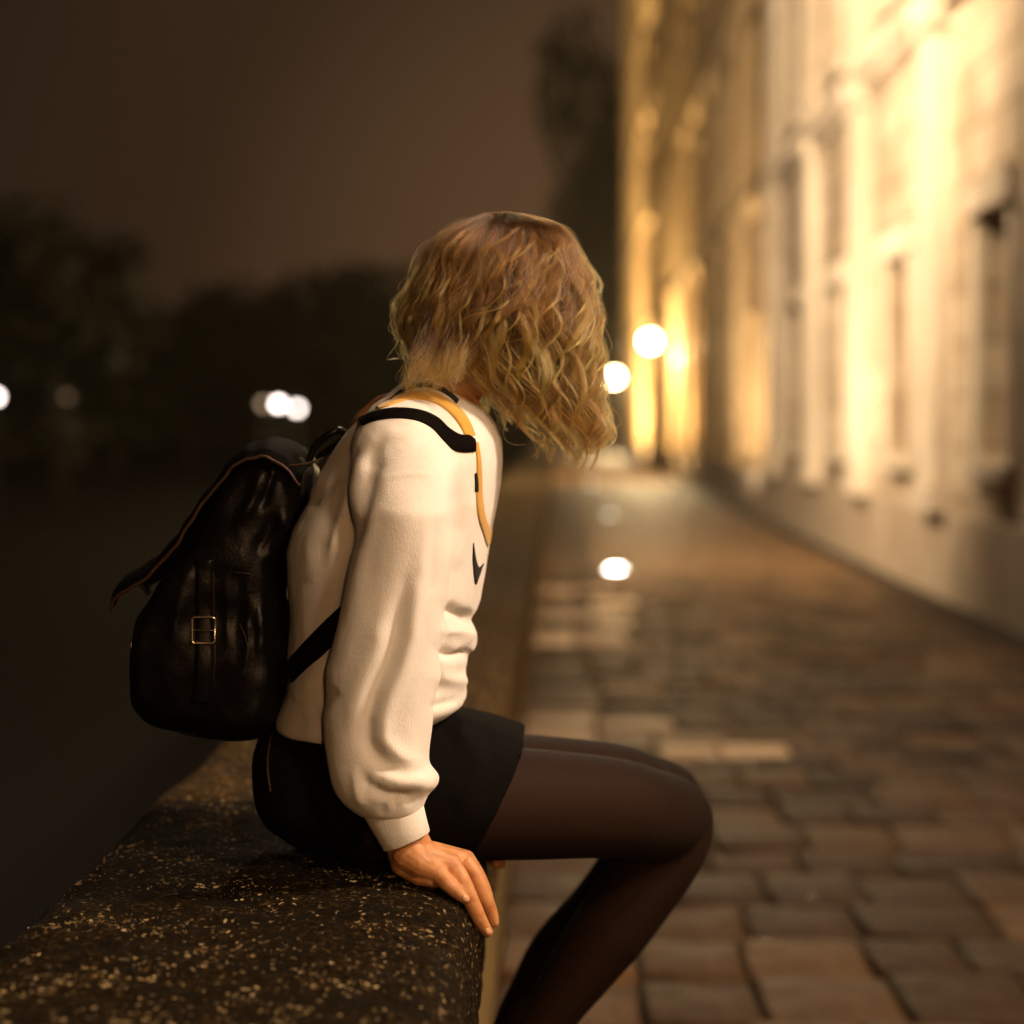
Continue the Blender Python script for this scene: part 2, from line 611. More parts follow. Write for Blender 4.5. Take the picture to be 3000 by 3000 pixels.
# ------------------------------------------------------------------ parapet wall
XR, XL = -0.104, -0.63
wall = thing('parapet_wall', 'low stone parapet with flecked rounded coping that the person sits on', 'wall', (-.37, 3, 0))
def coping(y0, y1, fine):
    cx = (XR + XL) / 2; hw = (XR - XL) / 2
    rings = []
    n = max(2, int((y1 - y0) / (.012 if fine else .2)))
    prof = []
    na = 40 if fine else 14
    for k in range(na + 1):            # rounded top from one lower edge to the other
        a = math.pi * k / na
        ex = .28
        c, s_ = math.cos(a), math.sin(a)
        prof.append((cx + hw * math.copysign(abs(c) ** ex, c), TOP - .12 + .12 * abs(s_) ** .42))
    prof = [(XR, TOP - .20)] + prof + [(XL, TOP - .20)]
    # denser top
    if fine:
        p2 = []
        for a, b in zip(prof, prof[1:]):
            d = math.dist(a, b); q = max(1, int(d / .012))
            for k in range(q): p2.append((a[0] + (b[0] - a[0]) * k / q, a[1] + (b[1] - a[1]) * k / q))
        prof = p2 + [prof[-1]]
    vs, fs = [], []
    m = len(prof)
    for i in range(n + 1):
        yy = y0 + (y1 - y0) * i / n
        sh = min(i, n - i)
        pin = .006 * max(0, 1 - sh / 2) if fine else 0
        for (x, z) in prof:
            dz = dx = 0
            if fine:
                q = Vector((x * 3.2, yy * 3.2, z * 3.2)); q2 = Vector((x * 22, yy * 22, z * 22)); q3 = Vector((x * 85, yy * 85, z * 85))
                dz = noise.noise(q) * .013 + noise.noise(q2) * .0060 + noise.noise(q3) * .0028
                dx = noise.noise(q + Vector((9, 9, 9))) * .007 + noise.noise(q2 + Vector((5, 1, 2))) * .006 + noise.noise(q3) * .0025
            vs.append((x + dx * (1 if abs(x - cx) > hw * .8 else 0), yy, z + dz * (1 if z > TOP - .1 else .2) - pin))
    for i in range(n):
        for k in range(m - 1):
            a = i * m + k
            fs.append((a, a + 1, a + m + 1, a + m))
    fs.append(tuple(range(m - 1, -1, -1))); fs.append(tuple(n * m + k for k in range(m)))
    return vs, fs
cop_meshes = []
ys = [-3.0, -1.5, .2, 1.62, 3.22, 4.75, 6.3, 8.1, 9.9, 11.8, 13.6, 15.5, 17.3, 19.2, 21, 22.9, 25, 27, 29, 31, 33, 35, 38, 41, 44, 47, 50, 54, 58, 62, 66, 70, 75, 80, 85, 90, 95, 100]
for a, b in zip(ys, ys[1:]):
    vs, fs = coping(a + .004, b - .004, 1.5 < a < 5)
    o = mesh_obj('coping_stone', vs, fs, M_granite if a < 3 else M_granite_lit, wall, True)
    if 1.5 < a < 2: near_coping = o
# wall body under the coping in courses of blocks
yb = -3.0
course_h = (TOP - .2) / 2
for c in range(2):
    yb = -3.0 + c * .45
    i = 0
    while yb < 40:
        ln = random.uniform(.8, 1.1)
        b = MB(); pr = random.uniform(0, .008)
        b.box(XL + .055, XR - .062 + pr, yb + .005, yb + ln - .005, -.1 if c == 0 else course_h + .004, course_h - .004 if c == 0 else TOP - .202)
        b.build('wall_stone', M_wallface, wall)
        yb += ln
b = MB(); b.box(XL + .07, XR - .085, -3, 100, -1.6, TOP - .21)
b.box(XL + .055, XR - .062, 41.5, 100, -.1, TOP - .202)
b.build('wall_core', M_wallface, wall)

# pale chips proud of the near coping stone
co_bvh = bvh_of(near_coping.data)
chips = MB()
for k in range(6500):
    x = random.uniform(XL + .02, XR - .004); yy = 1.7 + 1.5 * random.random()
    if noise.noise(Vector((x * 9, yy * 9, 3))) < -.05 + .4 * random.random(): continue
    h = co_bvh.ray_cast(Vector((x, yy, 2)), Vector((0, 0, -1)))
    if h[0] is None: continue
    p, nn = h[0], h[1]
    a = random.random() * math.pi; r = .0007 + .0040 * random.random() ** 3.6
    t = nn.orthogonal().normalized(); t.rotate(Matrix.Rotation(a, 3, nn)); u = nn.cross(t)
    e = random.uniform(.35, .8)
    base = [p - nn * .001 + (t * math.cos(q * 1.0472) + u * e * math.sin(q * 1.0472)) * r * random.uniform(.8, 1.2) for q in range(6)]
    top = p + nn * r * random.uniform(.12, .35) + t * random.uniform(-.3, .3) * r
    chips.add(base + [top], [(q, (q + 1) % 6, 6) for q in range(6)])
ch = chips.build('stone_chips', M_chip, wall); ch['kind'] = 'stuff'

# ------------------------------------------------------------------ buildings on the right
def building(name, label, y0, y1, h, xf, m_wall, m_trim, bay, storeys, first_y, plinth=.72, roof=True, windows_from=10):
    t = thing(name, label, 'building', (xf + 4, (y0 + y1) / 2, 0))
    wl = MB()
    wl.box(xf + .35, xf + 9, y0, y1, -.2, h)
    # openings
    opens = []
    yc = first_y
    cs = []
    while yc + 1 < y1:
        if yc - 1 > y0: cs.append(yc)
        yc += bay
    ww = 1.15
    edges = [y0] + [v for c in cs for v in (c - ww / 2, c + ww / 2)] + [y1]
    for i in range(0, len(edges), 2):          # full height piers
        wl.box(xf, xf + .348, edges[i], edges[i + 1], -.2, h)
    for c in cs:                               # masonry between the openings of one bay
        z = -.2
        for (zs, ze) in storeys:
            if zs > h: break
            wl.box(xf + .003, xf + .346, c - ww / 2 + .001, c + ww / 2 - .001, z, zs)
            z = ze
        wl.box(xf + .003, xf + .346, c - ww / 2 + .001, c + ww / 2 - .001, z, h)
    wl.build('wall', m_wall, t)
    p = MB()
    p.box(xf - .06, xf - .002, y0 + .01, y1 - .01, -.2, plinth); p.build('plinth', M_plinth, t)
    # pilasters between the bays
    for c in cs:
        yy = c + bay / 2
        if yy + .5 > y1: continue
        q = MB(); q.box(xf - .16, xf - .004, yy - .42, yy + .42, plinth + .003, h - .6)
        q.box(xf - .20, xf - .005, yy - .47, yy + .47, plinth + .002, plinth + .22)
        q.box(xf - .21, xf - .005, yy - .48, yy + .48, 4.75, 4.97)
        q.build('pilaster', m_trim, t)
    # string courses broken round the pilasters
    for zc in (5.0, 8.6, 12.2, 15.8):
        if zc > h - .5: break
        s = MB()
        for c in cs:
            s.box(xf - .22, xf - .006, c - bay / 2 + .45, c + bay / 2 - .45, zc, zc + .13)
            s.box(xf - .13, xf - .007, c - bay / 2 + .44, c + bay / 2 - .44, zc - .12, zc - .003)
        s.build('string_course', m_trim, t)
    cn = MB(); cn.box(xf - .5, xf + 9.1, y0 - .05, y1 + .05, h, h + .28); cn.box(xf - .3, xf - .003, y0, y1, h - .3, h - .003)
    cn.build('cornice', m_trim, t)
    rf = MB()
    rf.add([(xf, y0, h + .283), (xf + 9, y0, h + .283), (xf + 9, y1, h + .283), (xf, y1, h + .283), (xf + 2.2, y0 + .2, h + 3), (xf + 6.8, y0 + .2, h + 3), (xf + 6.8, y1 - .2, h + 3), (xf + 2.2, y1 - .2, h + 3)],
           [(0, 1, 5, 4), (1, 2, 6, 5), (2, 3, 7, 6), (3, 0, 4, 7), (4, 5, 6, 7)])
    rf.build('roof', M_slate, t)
    # windows
    for c in cs:
        if c < windows_from: continue
        for (zs, ze) in storeys:
            if ze > h - .4: break
            f = MB(); x = xf + .20
            w2 = ww / 2 - .003
            f.box(x, x + .06, c - w2, c - w2 + .07, zs + .003, ze - .003); f.box(x, x + .06, c + w2 - .07, c + w2, zs + .003, ze - .003)
            f.box(x, x + .06, c - w2 + .071, c + w2 - .071, ze - .075, ze - .003); f.box(x, x + .06, c - w2 + .071, c + w2 - .071, zs + .003, zs + .08)
            f.box(x - .01, x + .05, c - .03, c + .03, zs + .081, ze - .076)
            for zz in (zs + (ze - zs) * .36, zs + (ze - zs) * .68):
                f.box(x, x + .045, c - w2 + .072, c - .031, zz - .018, zz + .018); f.box(x, x + .045, c + .031, c + w2 - .072, zz - .018, zz + .018)
            wn = f.build('window', M_frame, t)
            g = MB(); g.box(x + .03, x + .04, c - w2 + .01, c + w2 - .01, zs + .01, ze - .01)
            g.build('pane', M_glass, wn)
            sl = MB(); sl.box(xf - .12, xf + .2, c - ww / 2 - .12, c + ww / 2 + .12, zs - .12, zs - .001); sl.box(xf - .05, xf - .001, c - ww / 2 - .2, c - ww / 2 - .01, zs + .001, ze); sl.box(xf - .05, xf - .001, c + ww / 2 + .01, c + ww / 2 + .2, zs + .001, ze)
            sl.box(xf - .10, xf - .0015, c - ww / 2 - .24, c + ww / 2 + .24, ze + .002, ze + .24)
            sl.build('sill', m_trim, wn)
    return t
ST = [(1.15, 3.05), (5.55, 7.75), (9.0, 11.1), (12.7, 14.6)]
building('stone_building', 'brightly floodlit pale stone building with pilasters, nearest on the right', -14, 33, 13, XF, M_lime, M_trim, 4.4, ST, -10.6, windows_from=13)
building('stone_building', 'dimmer ochre stone building between the floodlit one and the tall yellow one', 33.03, 72, 15.5, XF, M_lime2, M_trim2, 4.3, ST, 35.5)
building('stone_building', 'tall yellow lit building at the far end of the facades beside the lamps', 72.03, 101, 24, XF - .03, M_lime2, M_trim2, 4.6, ST + [(16.3, 18.2), (19.8, 21.5)], 74.8)

# ------------------------------------------------------------------ lamps
def wall_lantern(x, y, z, label, L_, col, r=.17, power=0):
    t = thing('wall_lantern', label, 'street lamp', (x, y, z), 'lanterns along the facades')
    a = MB()
    pts = catmull([(XF + .02, y, z + .15), (XF - .2, y, z + .42), (x + .05, y, z + .46), (x, y, z + r + .1)], 6)
    a.tube(pts, .022, 10); a.box(XF - .03, XF + .03, y - .08, y + .08, z - .05, z + .35)
    a.build('bracket', M_iron, t, True)
    c = MB()
    c.loft([[Vector((x + q * math.cos(k * math.pi / 8), y + q * math.sin(k * math.pi / 8), z + zz)) for k in range(16)] for zz, q in ((r * .86, r * .62), (r * .95, r * .7), (r + .05, r * .35), (r + .1, .03), (r + .14, .02))])
    c.build('cap', M_iron, t, True)
    gm = MB(); gm.sphere((x, y, z), r, 24, 14)
    gm.build('globe', glow('lamp_glass', col, L_ if power == 0 else L_ * .05), t, True)
    if power:                                  # the burner of a far lantern, hanging just under its globe
        li = bpy.data.lights.new('lamp_light', 'POINT'); li.energy = power; li.color = col; li.shadow_soft_size = .1
        o = bpy.data.objects.new('lamp_light', li); COL.objects.link(o); o.location = (x, y, z - r - .14); attach(o, t)
    return t
p = at(1905, 1000, 57); wall_lantern(p.x, p.y, p.z, 'lit round lantern on the facade, the higher one right of the hair', 1400, AMBER, .19, 2600)
p = at(1800, 1105, 104); wall_lantern(p.x, p.y, p.z, 'lit round lantern at the edge of the hair, lower and farther down the street', 1400, AMBER, .27, 6000)
wall_lantern(2.70, 2.3, 3.9, 'lit round lantern on the facade beside the camera', KEY_L * .44, KEYC, .255)
wall_lantern(2.70, -1.5, 4.15, 'added round fill lantern on the facade behind the camera', FILL_L * .25, (1.0, .70, .44), .34)  # fill lamp added out of view to brighten the near sleeve and back
wall_lantern(2.70, -12.0, 4.15, 'added amber fill lantern on the facade, the farthest one behind the camera', 350, (1.0, .53, .22), .34)  # unseen lamp added to lift the shaded back of the jumper

def floodlight(x, y, label, power, L_, aim, angle=120, col=WARM):
    t = thing('ground_floodlight', label, 'floodlight', (x, y, 0), 'floodlights sunk in the paving')
    r = MB()
    r.loft([[Vector((x + q * math.cos(k * math.pi / 12), y + q * math.sin(k * math.pi / 12), z)) for k in range(24)] for q, z in ((.15, -.05), (.15, .018), (.135, .024), (.105, .022), (.10, .005))], cap=False)
    r.build('rim', M_steel, t, True)
    l = MB(); l.loft([[Vector((x + q * math.cos(k * math.pi / 12), y + q * math.sin(k * math.pi / 12), z)) for k in range(24)] for q, z in ((.101, .004), (.08, .022), (.04, .032), (.01, .034))])
    l.build('lens', glow('floodlight_lens', (1, .9, .74), L_), t, True)
    li = bpy.data.lights.new('floodlight_beam', 'SPOT'); li.energy = power; li.color = col
    li.spot_size = R(angle); li.spot_blend = .8; li.shadow_soft_size = .08
    o = bpy.data.objects.new('floodlight_beam', li); COL.objects.link(o)
    o.location = (x, y, .12)
    d = Vector(aim) - o.location
    o.rotation_euler = d.to_track_quat('-Z', 'Y').to_euler()
    attach(o, t)
    return t
floodlight(.56, 21.0, 'bright round floodlight sunk in the paving near the parapet', 1500, 55, (3.25, 22.5, 6.5), angle=110)
floodlight(.80, 33.5, 'faint round floodlight sunk in the paving far down the street', 3000, 5, (3.25, 36, 6.5), angle=125)
floodlight(.75, 50, 'added small floodlight sunk in the paving, third along the street from the person', 6000, 6, (3.25, 52, 7), angle=125, col=(1, .70, .34))  # added to brighten the middle facade
floodlight(.75, 76, 'added small floodlight sunk in the paving, farthest along the street', 26000, 6, (3.25, 82, 12), angle=140, col=(1, .70, .34))  # added so that the far facade is lit up to its top

# lamp added over the street above the view, to light facade and paving
t = thing('added_hanging_lamp', 'added round lamp hung out of view on a wire high over the paving', 'street lamp', (.5, 15, 7.6))
m = MB(); m.tube([(XF, 15, 8.7), (.6, 15, 8.2), (-5, 15, 8.9)], .012, 6); m.tube([(.5, 15, 8.2), (.5, 15, 7.9)], .02, 6); m.build('wire', M_iron, t)
m = MB(); m.tube([(-5, 15, -1.6), (-5, 15, 9)], [.12, .07], 10); m.build('mast', M_iron, t, True)
m = MB(); m.loft([[Vector((.5 + q * math.cos(k * math.pi / 8), 15 + q * math.sin(k * math.pi / 8), z)) for k in range(16)] for z, q in ((7.70, .27), (7.74, .28), (7.86, .16), (7.92, .05))]); m.build('shade', M_iron, t, True)
m = MB(); m.sphere((.5, 15, 7.6), .2, 20, 12); m.build('globe', glow('added_lamp_glass', WARM, HANG_L), t, True)

# unseen projector added on a mast behind the parapet to wash the nearest facade
t = thing('added_facade_projector', 'added mast projector beyond the parapet, out of view, washing the pale facade', 'floodlight', (-4.9, 13, -1.6))
m = MB(); m.tube([(-4.9, 13, -1.6), (-4.9, 13, 8.6)], [.10, .06], 10); m.build('mast', M_iron, t, True)
pd = (Vector((3.25, 22.0, 5.2)) - Vector((-4.8, 13.1, 8.8))).normalized()
pu = pd.cross(Vector((0, 0, 1))).normalized(); pv = pu.cross(pd)
pc = Vector((-4.8, 13.1, 8.8))
ringp = lambda d, q: [pc + pd * d + (pu * math.cos(k * math.pi / 8) + pv * math.sin(k * math.pi / 8)) * q for k in range(16)]
m = MB(); m.loft([ringp(-.34, .06), ringp(-.30, .16), ringp(-.05, .24), ringp(.0, .25), ringp(-.01, .22), ringp(-.06, .20)]); m.build('housing', M_iron, t, True)
m = MB(); m.loft([ringp(-.052, .195), ringp(-.045, .1)]); m.build('lens', glow('projector_lens', WARM, 60), t, True)
li = bpy.data.lights.new('projector_beam', 'SPOT'); li.energy = PROJ_W; li.color = (1, .75, .485); li.spot_size = R(78); li.spot_blend = 1.0; li.shadow_soft_size = .2
o = bpy.data.objects.new('projector_beam', li); COL.objects.link(o); o.location = pc + pd * .05; o.rotation_euler = pd.to_track_quat('-Z', 'Y').to_euler(); attach(o, t)

# ------------------------------------------------------------------ far bank: trees and lamps
def tree_meshes(seed, leaves, h, wd):
    r = random.Random(seed)
    tk = MB()
    tk.tube(catmull([(0, 0, -.3), (.1, 0, h * .2), (-.1, .1, h * .42), (.1, 0, h * .75)], 4), [h * .03 * (1 - .8 * k / 12) for k in range(13)], 8)
    for k in range(7):
        a = r.random() * 6.28; z0 = h * r.uniform(.25, .6)
        tk.tube([(0, 0, z0), (math.cos(a) * wd * .25, math.sin(a) * wd * .25, z0 + h * .12), (math.cos(a) * wd * .45, math.sin(a) * wd * .45, z0 + h * .22)], [h * .014, h * .009, h * .003], 6)
    lf = MB()
    gg = lambda: max(-1.3, min(1.3, r.gauss(0, 1))) * wd * .26
    cl = [(gg(), gg(), h * r.uniform(.28, .93), wd * r.uniform(.12, .26)) for _ in range(26)]
    for k in range(leaves):
        c = r.choice(cl)
        d = Vector((r.gauss(0, 1), r.gauss(0, 1), r.gauss(0, 1))).normalized() * c[3] * r.uniform(.4, 1.05)
        p = Vector(c[:3]) + d
        u = Vector((r.gauss(0, 1), r.gauss(0, 1), r.gauss(0, 1))).normalized(); w = u.orthogonal().normalized()
        s = h * .028 * r.uniform(.6, 1.3)
        lf.add([p - u * s, p + w * s * .6, p + u * s, p - w * s * .6], [(0, 1, 2, 3)])
    a = bpy.data.meshes.new('trunk'); a.from_pydata([tuple(v) for v in tk.v], [], tk.f); a.materials.append(M_bark)
    b = bpy.data.meshes.new('crown'); b.from_pydata([tuple(v) for v in lf.v], [], lf.f); b.materials.append(M_leaf)
    return a, b
kinds = [tree_meshes(31 + k, 3400, 10, 8) for k in range(3)]
def tree(px, top_py, D, k, label, wide=1.0):
    p = at(px, top_py, D)
    h = (p.z + 1.6)
    t = thing('tree', label, 'tree', (p.x, D, -1.6), 'trees on the far bank')
    for me, nm in zip(kinds[k], ('trunk', 'crown')):
        o = bpy.data.objects.new(nm, me); COL.objects.link(o); o.parent = t
    t.scale = (h / 10 * wide, h / 10 * wide, h / 10)
    t.rotation_euler = (0, 0, random.random() * 6)
TR = [(-60, 560, 75, 0, 'tall dark tree at the left edge of the view', 1.0), (150, 700, 95, 1, 'dark tree right of the tallest one at the left edge', 1.0),
      (330, 900, 120, 2, 'low dark tree on the far bank left of the white lamps', 1.2), (560, 895, 140, 0, 'dark rounded tree above the backpack on the far bank', 1.3),
      (760, 850, 150, 1, 'dark tree right behind the pair of white lamps', 1.3), (960, 800, 150, 2, 'dark domed tree left of the hair, highest of the middle row', 1.2),
      (1120, 860, 160, 0, 'dark tree partly hidden behind the hair', 1.2), (1330, 900, 170, 1, 'dark tree hidden behind the head on the far bank', 1.2),
      (1772, 110, 150, 2, 'very tall dark tree beyond the end of the lit facades', .36)]
for a in TR: tree(*a)
hl = MB()
pts = []
for i in range(61):
    x = -160 + i * 5
    pts.append((x, 215, 9 + 3.0 * noise.noise(Vector((x * .03, 0, 5)))))
vs = [(p[0], 200, -1.7) for p in pts] + [(p[0], 215, p[2]) for p in pts] + [(p[0], 260, p[2] + 3) for p in pts]
n = len(pts)
tag(mesh_obj('hill', vs, [(r * n + i, r * n + i + 1, (r + 1) * n + i + 1, (r + 1) * n + i) for r in range(2) for i in range(n - 1)], M_earth, None, True), kind='structure')

def far_lamp(px, py, D, L_, col, label):
    p = at(px, py, D)
    t = thing('street_lamp', label, 'street lamp', (p.x, p.y, -1.6), 'lamps across the water')
    m = MB(); m.tube([(p.x, p.y, -1.6), (p.x, p.y, -.6), (p.x, p.y, p.z - .08)], [.06, .035, .03], 8); m.build('post', M_iron, t, True)
    c = MB(); c.loft([[Vector((p.x + q * math.cos(k * .7854), p.y + q * math.sin(k * .7854), p.z + z)) for k in range(8)] for z, q in ((.07, .06), (.09, .08), (.14, .02))]); c.build('cap', M_iron, t)
    g_ = MB(); g_.sphere((p.x, p.y, p.z), .11, 14, 8); g_.build('globe', glow('far_lamp_glass', col, L_ * 2.3), t, True)
COOL = (1.0, .84, .76)
far_lamp(816, 1183, 62, 7.5, COOL, 'white lamp on the far bank, brightest of the close trio')
far_lamp(870, 1196, 62.5, 5.6, COOL, 'white lamp on the far bank, right and lowest of the close trio')
far_lamp(772, 1183, 63, .62, (1.0, .66, .40), 'dim brown lamp on the far bank, left of the close trio')
far_lamp(-12, 1162, 62, 7, COOL, 'white lamp cut by the left edge of the view')
far_lamp(196, 1162, 64, .16, (1.0, .62, .34), 'very faint brown lamp between the left edge and the trio')

# ------------------------------------------------------------------ the person
DC = 2.78                                 # distance of the middle of the torso
person = thing('person', 'person in cream jumper and black skirt seated on the parapet, hair hiding the face', 'person', (-.35, DC, TOP))

def ring_h(py, xl, xr, D, hd, n=48, ex=.86):
    """horizontal section between two silhouette pixels; hd is its half depth along the street"""
    a = at(xl, py, D); b = at(xr, py, D)
    c = (a + b) / 2; hw = (b - a).length / 2
    out = []
    for k in range(n):
        t = 2 * math.pi * k / n
        cc, ss = math.cos(t), math.sin(t)
        out.append(Vector((c.x + hw * math.copysign(abs(cc) ** ex, cc), c.y + hd * math.copysign(abs(ss) ** ex, ss), c.z)))
    return out

T = [(1108, 1195, 1290, .055), (1130, 1172, 1318, .068), (1170, 1122, 1375, .095), (1210, 1074, 1425, .125), (1250, 1032, 1455, .155), (1290, 1000, 1470, .178),
     (1350, 962, 1473, .192), (1420, 920, 1466, .196), (1480, 900, 1455, .196), (1550, 860, 1440, .195), (1612, 843, 1432, .192), (1700, 847, 1418, .19), (1772, 854, 1405, .19),
     (1805, 856, 1388, .19), (1823, 856, 1380, .19), (1850, 855, 1390, .192), (1892, 853, 1399, .194), (1920, 851, 1385, .19), (1943, 850, 1368, .188), (1975, 851, 1360, .188), (2011, 850, 1362, .19),
     (2040, 840, 1370, .192), (2062, 830, 1358, .19), (2085, 820, 1325, .186), (2110, 812, 1275, .180), (2125, 820, 1262, .172)]
pys = np.arange(1108, 2126, 8.0)
xl, xr, hw = ipol(pys, T)
torso = MB()
torso.loft([ring_h(p, a, b, DC, w, 64, .9) for p, a, b, w in zip(pys, xl, xr, hw)])

DA = 2.585
A = [(1238, 1150, 1240, .02), (1262, 1105, 1275, .04), (1300, 1062, 1318, .056), (1335, 1045, 1335, .062), (1373, 1036, 1342, .066), (1470, 1030, 1330, .068), (1612, 1022, 1323, .068),
     (1726, 1004, 1312, .067), (1829, 984, 1298, .066), (1954, 961, 1285, .064), (2068, 947, 1271, .063), (2153, 949, 1263, .062), (2199, 953, 1258, .062), (2238, 958, 1256, .062),
     (2256, 961, 1268, .063), (2272, 965, 1287, .064), (2295, 972, 1287, .062), (2324, 985, 1262, .057), (2350, 1008, 1246, .050), (2372, 1034, 1240, .043), (2392, 1066, 1236, .036)]
pys = np.arange(1238, 2393, 6.0)
xl, xr, hw = ipol(pys, A)
def arm_loft(mb, D, dx=0, lean=0.0):
    rings = []
    for p, a, b, w in zip(pys, xl, xr, hw):
        dd = D + lean * max(0, (1500 - p)) / 260
        rings.append(ring_h(p, a + dx, b + dx, dd, w, 40, .92))
    mb.loft(rings)
torso_only = remesh(torso, .006, 3)
bvh_torso = bvh_of(torso_only)
arm_loft(torso, DA, 0, .055)
# other sleeve, same pose on the far side
rings = []
for p, a, b, w in zip(pys, xl, xr, hw):
    k = DC / (2 * DC - DA)
    q0 = at(a, p, DA); q1 = at(b, p, DA)
    dd = 2 * DC - DA - .055 * max(0, (1500 - p)) / 260
    ring = ring_h(p, a, b, DA, w, 40, .92)
    rings.append([Vector((r.x, 2 * DC - r.y - .055 * max(0, (1500 - p)) / 260, r.z)) for r in ring])
torso.loft(rings)
# bridge the shoulders
for sgn in (-1, 1):
    torso.tube([at(1200, 1290, DC) + Vector((0, sgn * .06, 0)), at(1190, 1325, DC) + Vector((0, sgn * .15, .0))], [.062, .060], 20)
sw = remesh(torso, .0042, 7, .5)
sculpt(sw, [
    ([(1085, 1285), (1052, 1360), (1036, 1420), (1010, 1500), (980, 1590), (962, 1680)], 7, 14),
    ([(1112, 1290), (1085, 1370), (1070, 1440), (1045, 1530), (1025, 1640)], -8, 19),
    ([(1175, 1312), (1130, 1345), (1098, 1385)], -2, 16),
    ([(1205, 1640), (1180, 1760), (1160, 1857), (1137, 1943), (1103, 2011), (1076, 2097), (1076, 2165), (1100, 2215), (1148, 2248), (1215, 2270)], -10, 19),
    ([(1240, 1660), (1220, 1790), (1205, 1870), (1182, 1955), (1146, 2030), (1122, 2100), (1120, 2160), (1150, 2205), (1210, 2238), (1262, 2262)], 7, 20),
    ([(1125, 1800), (1105, 1880), (1075, 1970), (1045, 2060), (1030, 2150)], 5, 22),
    ([(1060, 2250), (1075, 2300), (1130, 2330), (1195, 2338), (1250, 2328)], -8, 13),
    ([(1035, 2240), (1048, 2330), (1070, 2370)], 3, 10), ([(1062, 2280), (1066, 2345)], -3, 8),
    ([(1100, 2270), (1180, 2290), (1260, 2285)], 5, 14),
    ([(1120, 2355), (1122, 2390)], -3, 7), ([(1160, 2345), (1166, 2375)], -3, 7), ([(1200, 2335), (1208, 2360)], -3, 7),
    ([(1300, 1780), (1340, 1800), (1390, 1818)], -10, 14), ([(1285, 1850), (1340, 1850), (1400, 1870)], 9, 15),
    ([(1280, 1905), (1340, 1922), (1395, 1910)], -13, 12), ([(1270, 1975), (1320, 1990), (1372, 2000)], 8, 18),
    ([(1255, 2075), (1300, 2062), (1350, 2050)], -5, 9),
    ([(1330, 1420), (1350, 1500), (1330, 1580)], -2, 18), ([(1385, 1430), (1360, 1560), (1320, 1680)], 4, 16),
    ([(1040, 1500), (1000, 1640), (960, 1790), (930, 1900)], -4, 22), ([(960, 1480), (905, 1600), (900, 1720)], 3, 22),
    ([(990, 2010), (950, 2060), (900, 2100)], -4, 16), ([(960, 1930), (900, 2010), (860, 2060)], 4, 18),
    ([(1000, 1390), (940, 1440), (900, 1500)], -4, 12),
    ([(1270, 1390), (1200, 1388), (1130, 1400)], 1.2, 5),
    ([(1290, 1500), (1270, 1650), (1262, 1760)], -3, 16), ([(1110, 1480), (1090, 1600), (1070, 1740)], -3, 22),
])
noise_push(sw, .0022, 14, 3, (1, 1, .6))
sweater = link('jumper', sw, M_knit, person, True)
bvh_sw = bvh_of(sw)
# ribbed cuffs
def cuff(mir, parent):
    c = MB()
    a = at(1150, 2362, DA - .002); b = at(1192, 2465, DA - .004)
    ax = (b - a).normalized(); side = Vector((ax.z, 0, -ax.x)); side = side if side.x > 0 else -side
    yv = Vector((0, 1, 0))
    rings = []
    for t, r in ((-.08, .034), (0.0, .0365), (.25, .0352), (.6, .0325), (.97, .0303), (1.0, .0290), (.98, .0268), (.7, .026)):
        p = a.lerp(b, t)
        tilt = side * 1.0 + ax * .0
        ring = []
        for k in range(72):
            th = 2 * math.pi * k / 72
            rr = r * (1 + (.012 if k % 2 else -.012))
            ring.append(p + side * math.cos(th) * rr * 1.0 + yv * math.sin(th) * rr * .92)
        if mir: ring = [Vector((q.x, 2 * DC - q.y, q.z)) for q in ring]
        rings.append(ring)
    c.loft(rings, cap=False)
    return c.build('cuff', M_knit, parent, True)
cuff(False, sweater); cuff(True, sweater)
# striped neckline
def both(name, m, upper, lower, thick, parent, n=10):
    for my in (None, DC):
        mb_ = MB()
        band(mb_, bvh_sw, upper, lower, thick, n=n, mirror_y=my)
        if mb_.v: mb_.build(name, m, parent, True)
both('collar_stripe', M_black, [(1140, 1172), (1160, 1153), (1190, 1133), (1225, 1123), (1258, 1123), (1292, 1133), (1322, 1150), (1345, 1172)],
     [(1144, 1178), (1164, 1162), (1193, 1144), (1226, 1135), (1257, 1135), (1288, 1146), (1316, 1163), (1338, 1184)], .0012, sweater)
both('collar_stripe', M_yellow, [(1102, 1193), (1150, 1163), (1190, 1147), (1232, 1145), (1278, 1154), (1316, 1172), (1348, 1198), (1374, 1232), (1392, 1275)],
     [(1110, 1199), (1156, 1184), (1192, 1172), (1231, 1171), (1272, 1181), (1304, 1200), (1330, 1226), (1352, 1258), (1366, 1290)], .0012, sweater)
both('collar_stripe', M_yellow, [(1400, 1296), (1408, 1345), (1411, 1400), (1413, 1455), (1421, 1510), (1434, 1552), (1436, 1590)],
     [(1390, 1298), (1396, 1348), (1396, 1405), (1395, 1460), (1400, 1515), (1415, 1565), (1428, 1606)], .0012, sweater)
both('collar_stripe', M_black, [(1396, 1385), (1402, 1415), (1402, 1440)], [(1390, 1388), (1391, 1416), (1391, 1442)], .0012, sweater)
both('collar_stripe', M_black, [(1386, 1590), (1394, 1640), (1403, 1662), (1416, 1650)], [(1384, 1640), (1388, 1690), (1394, 1712), (1410, 1662)], .0012, sweater)

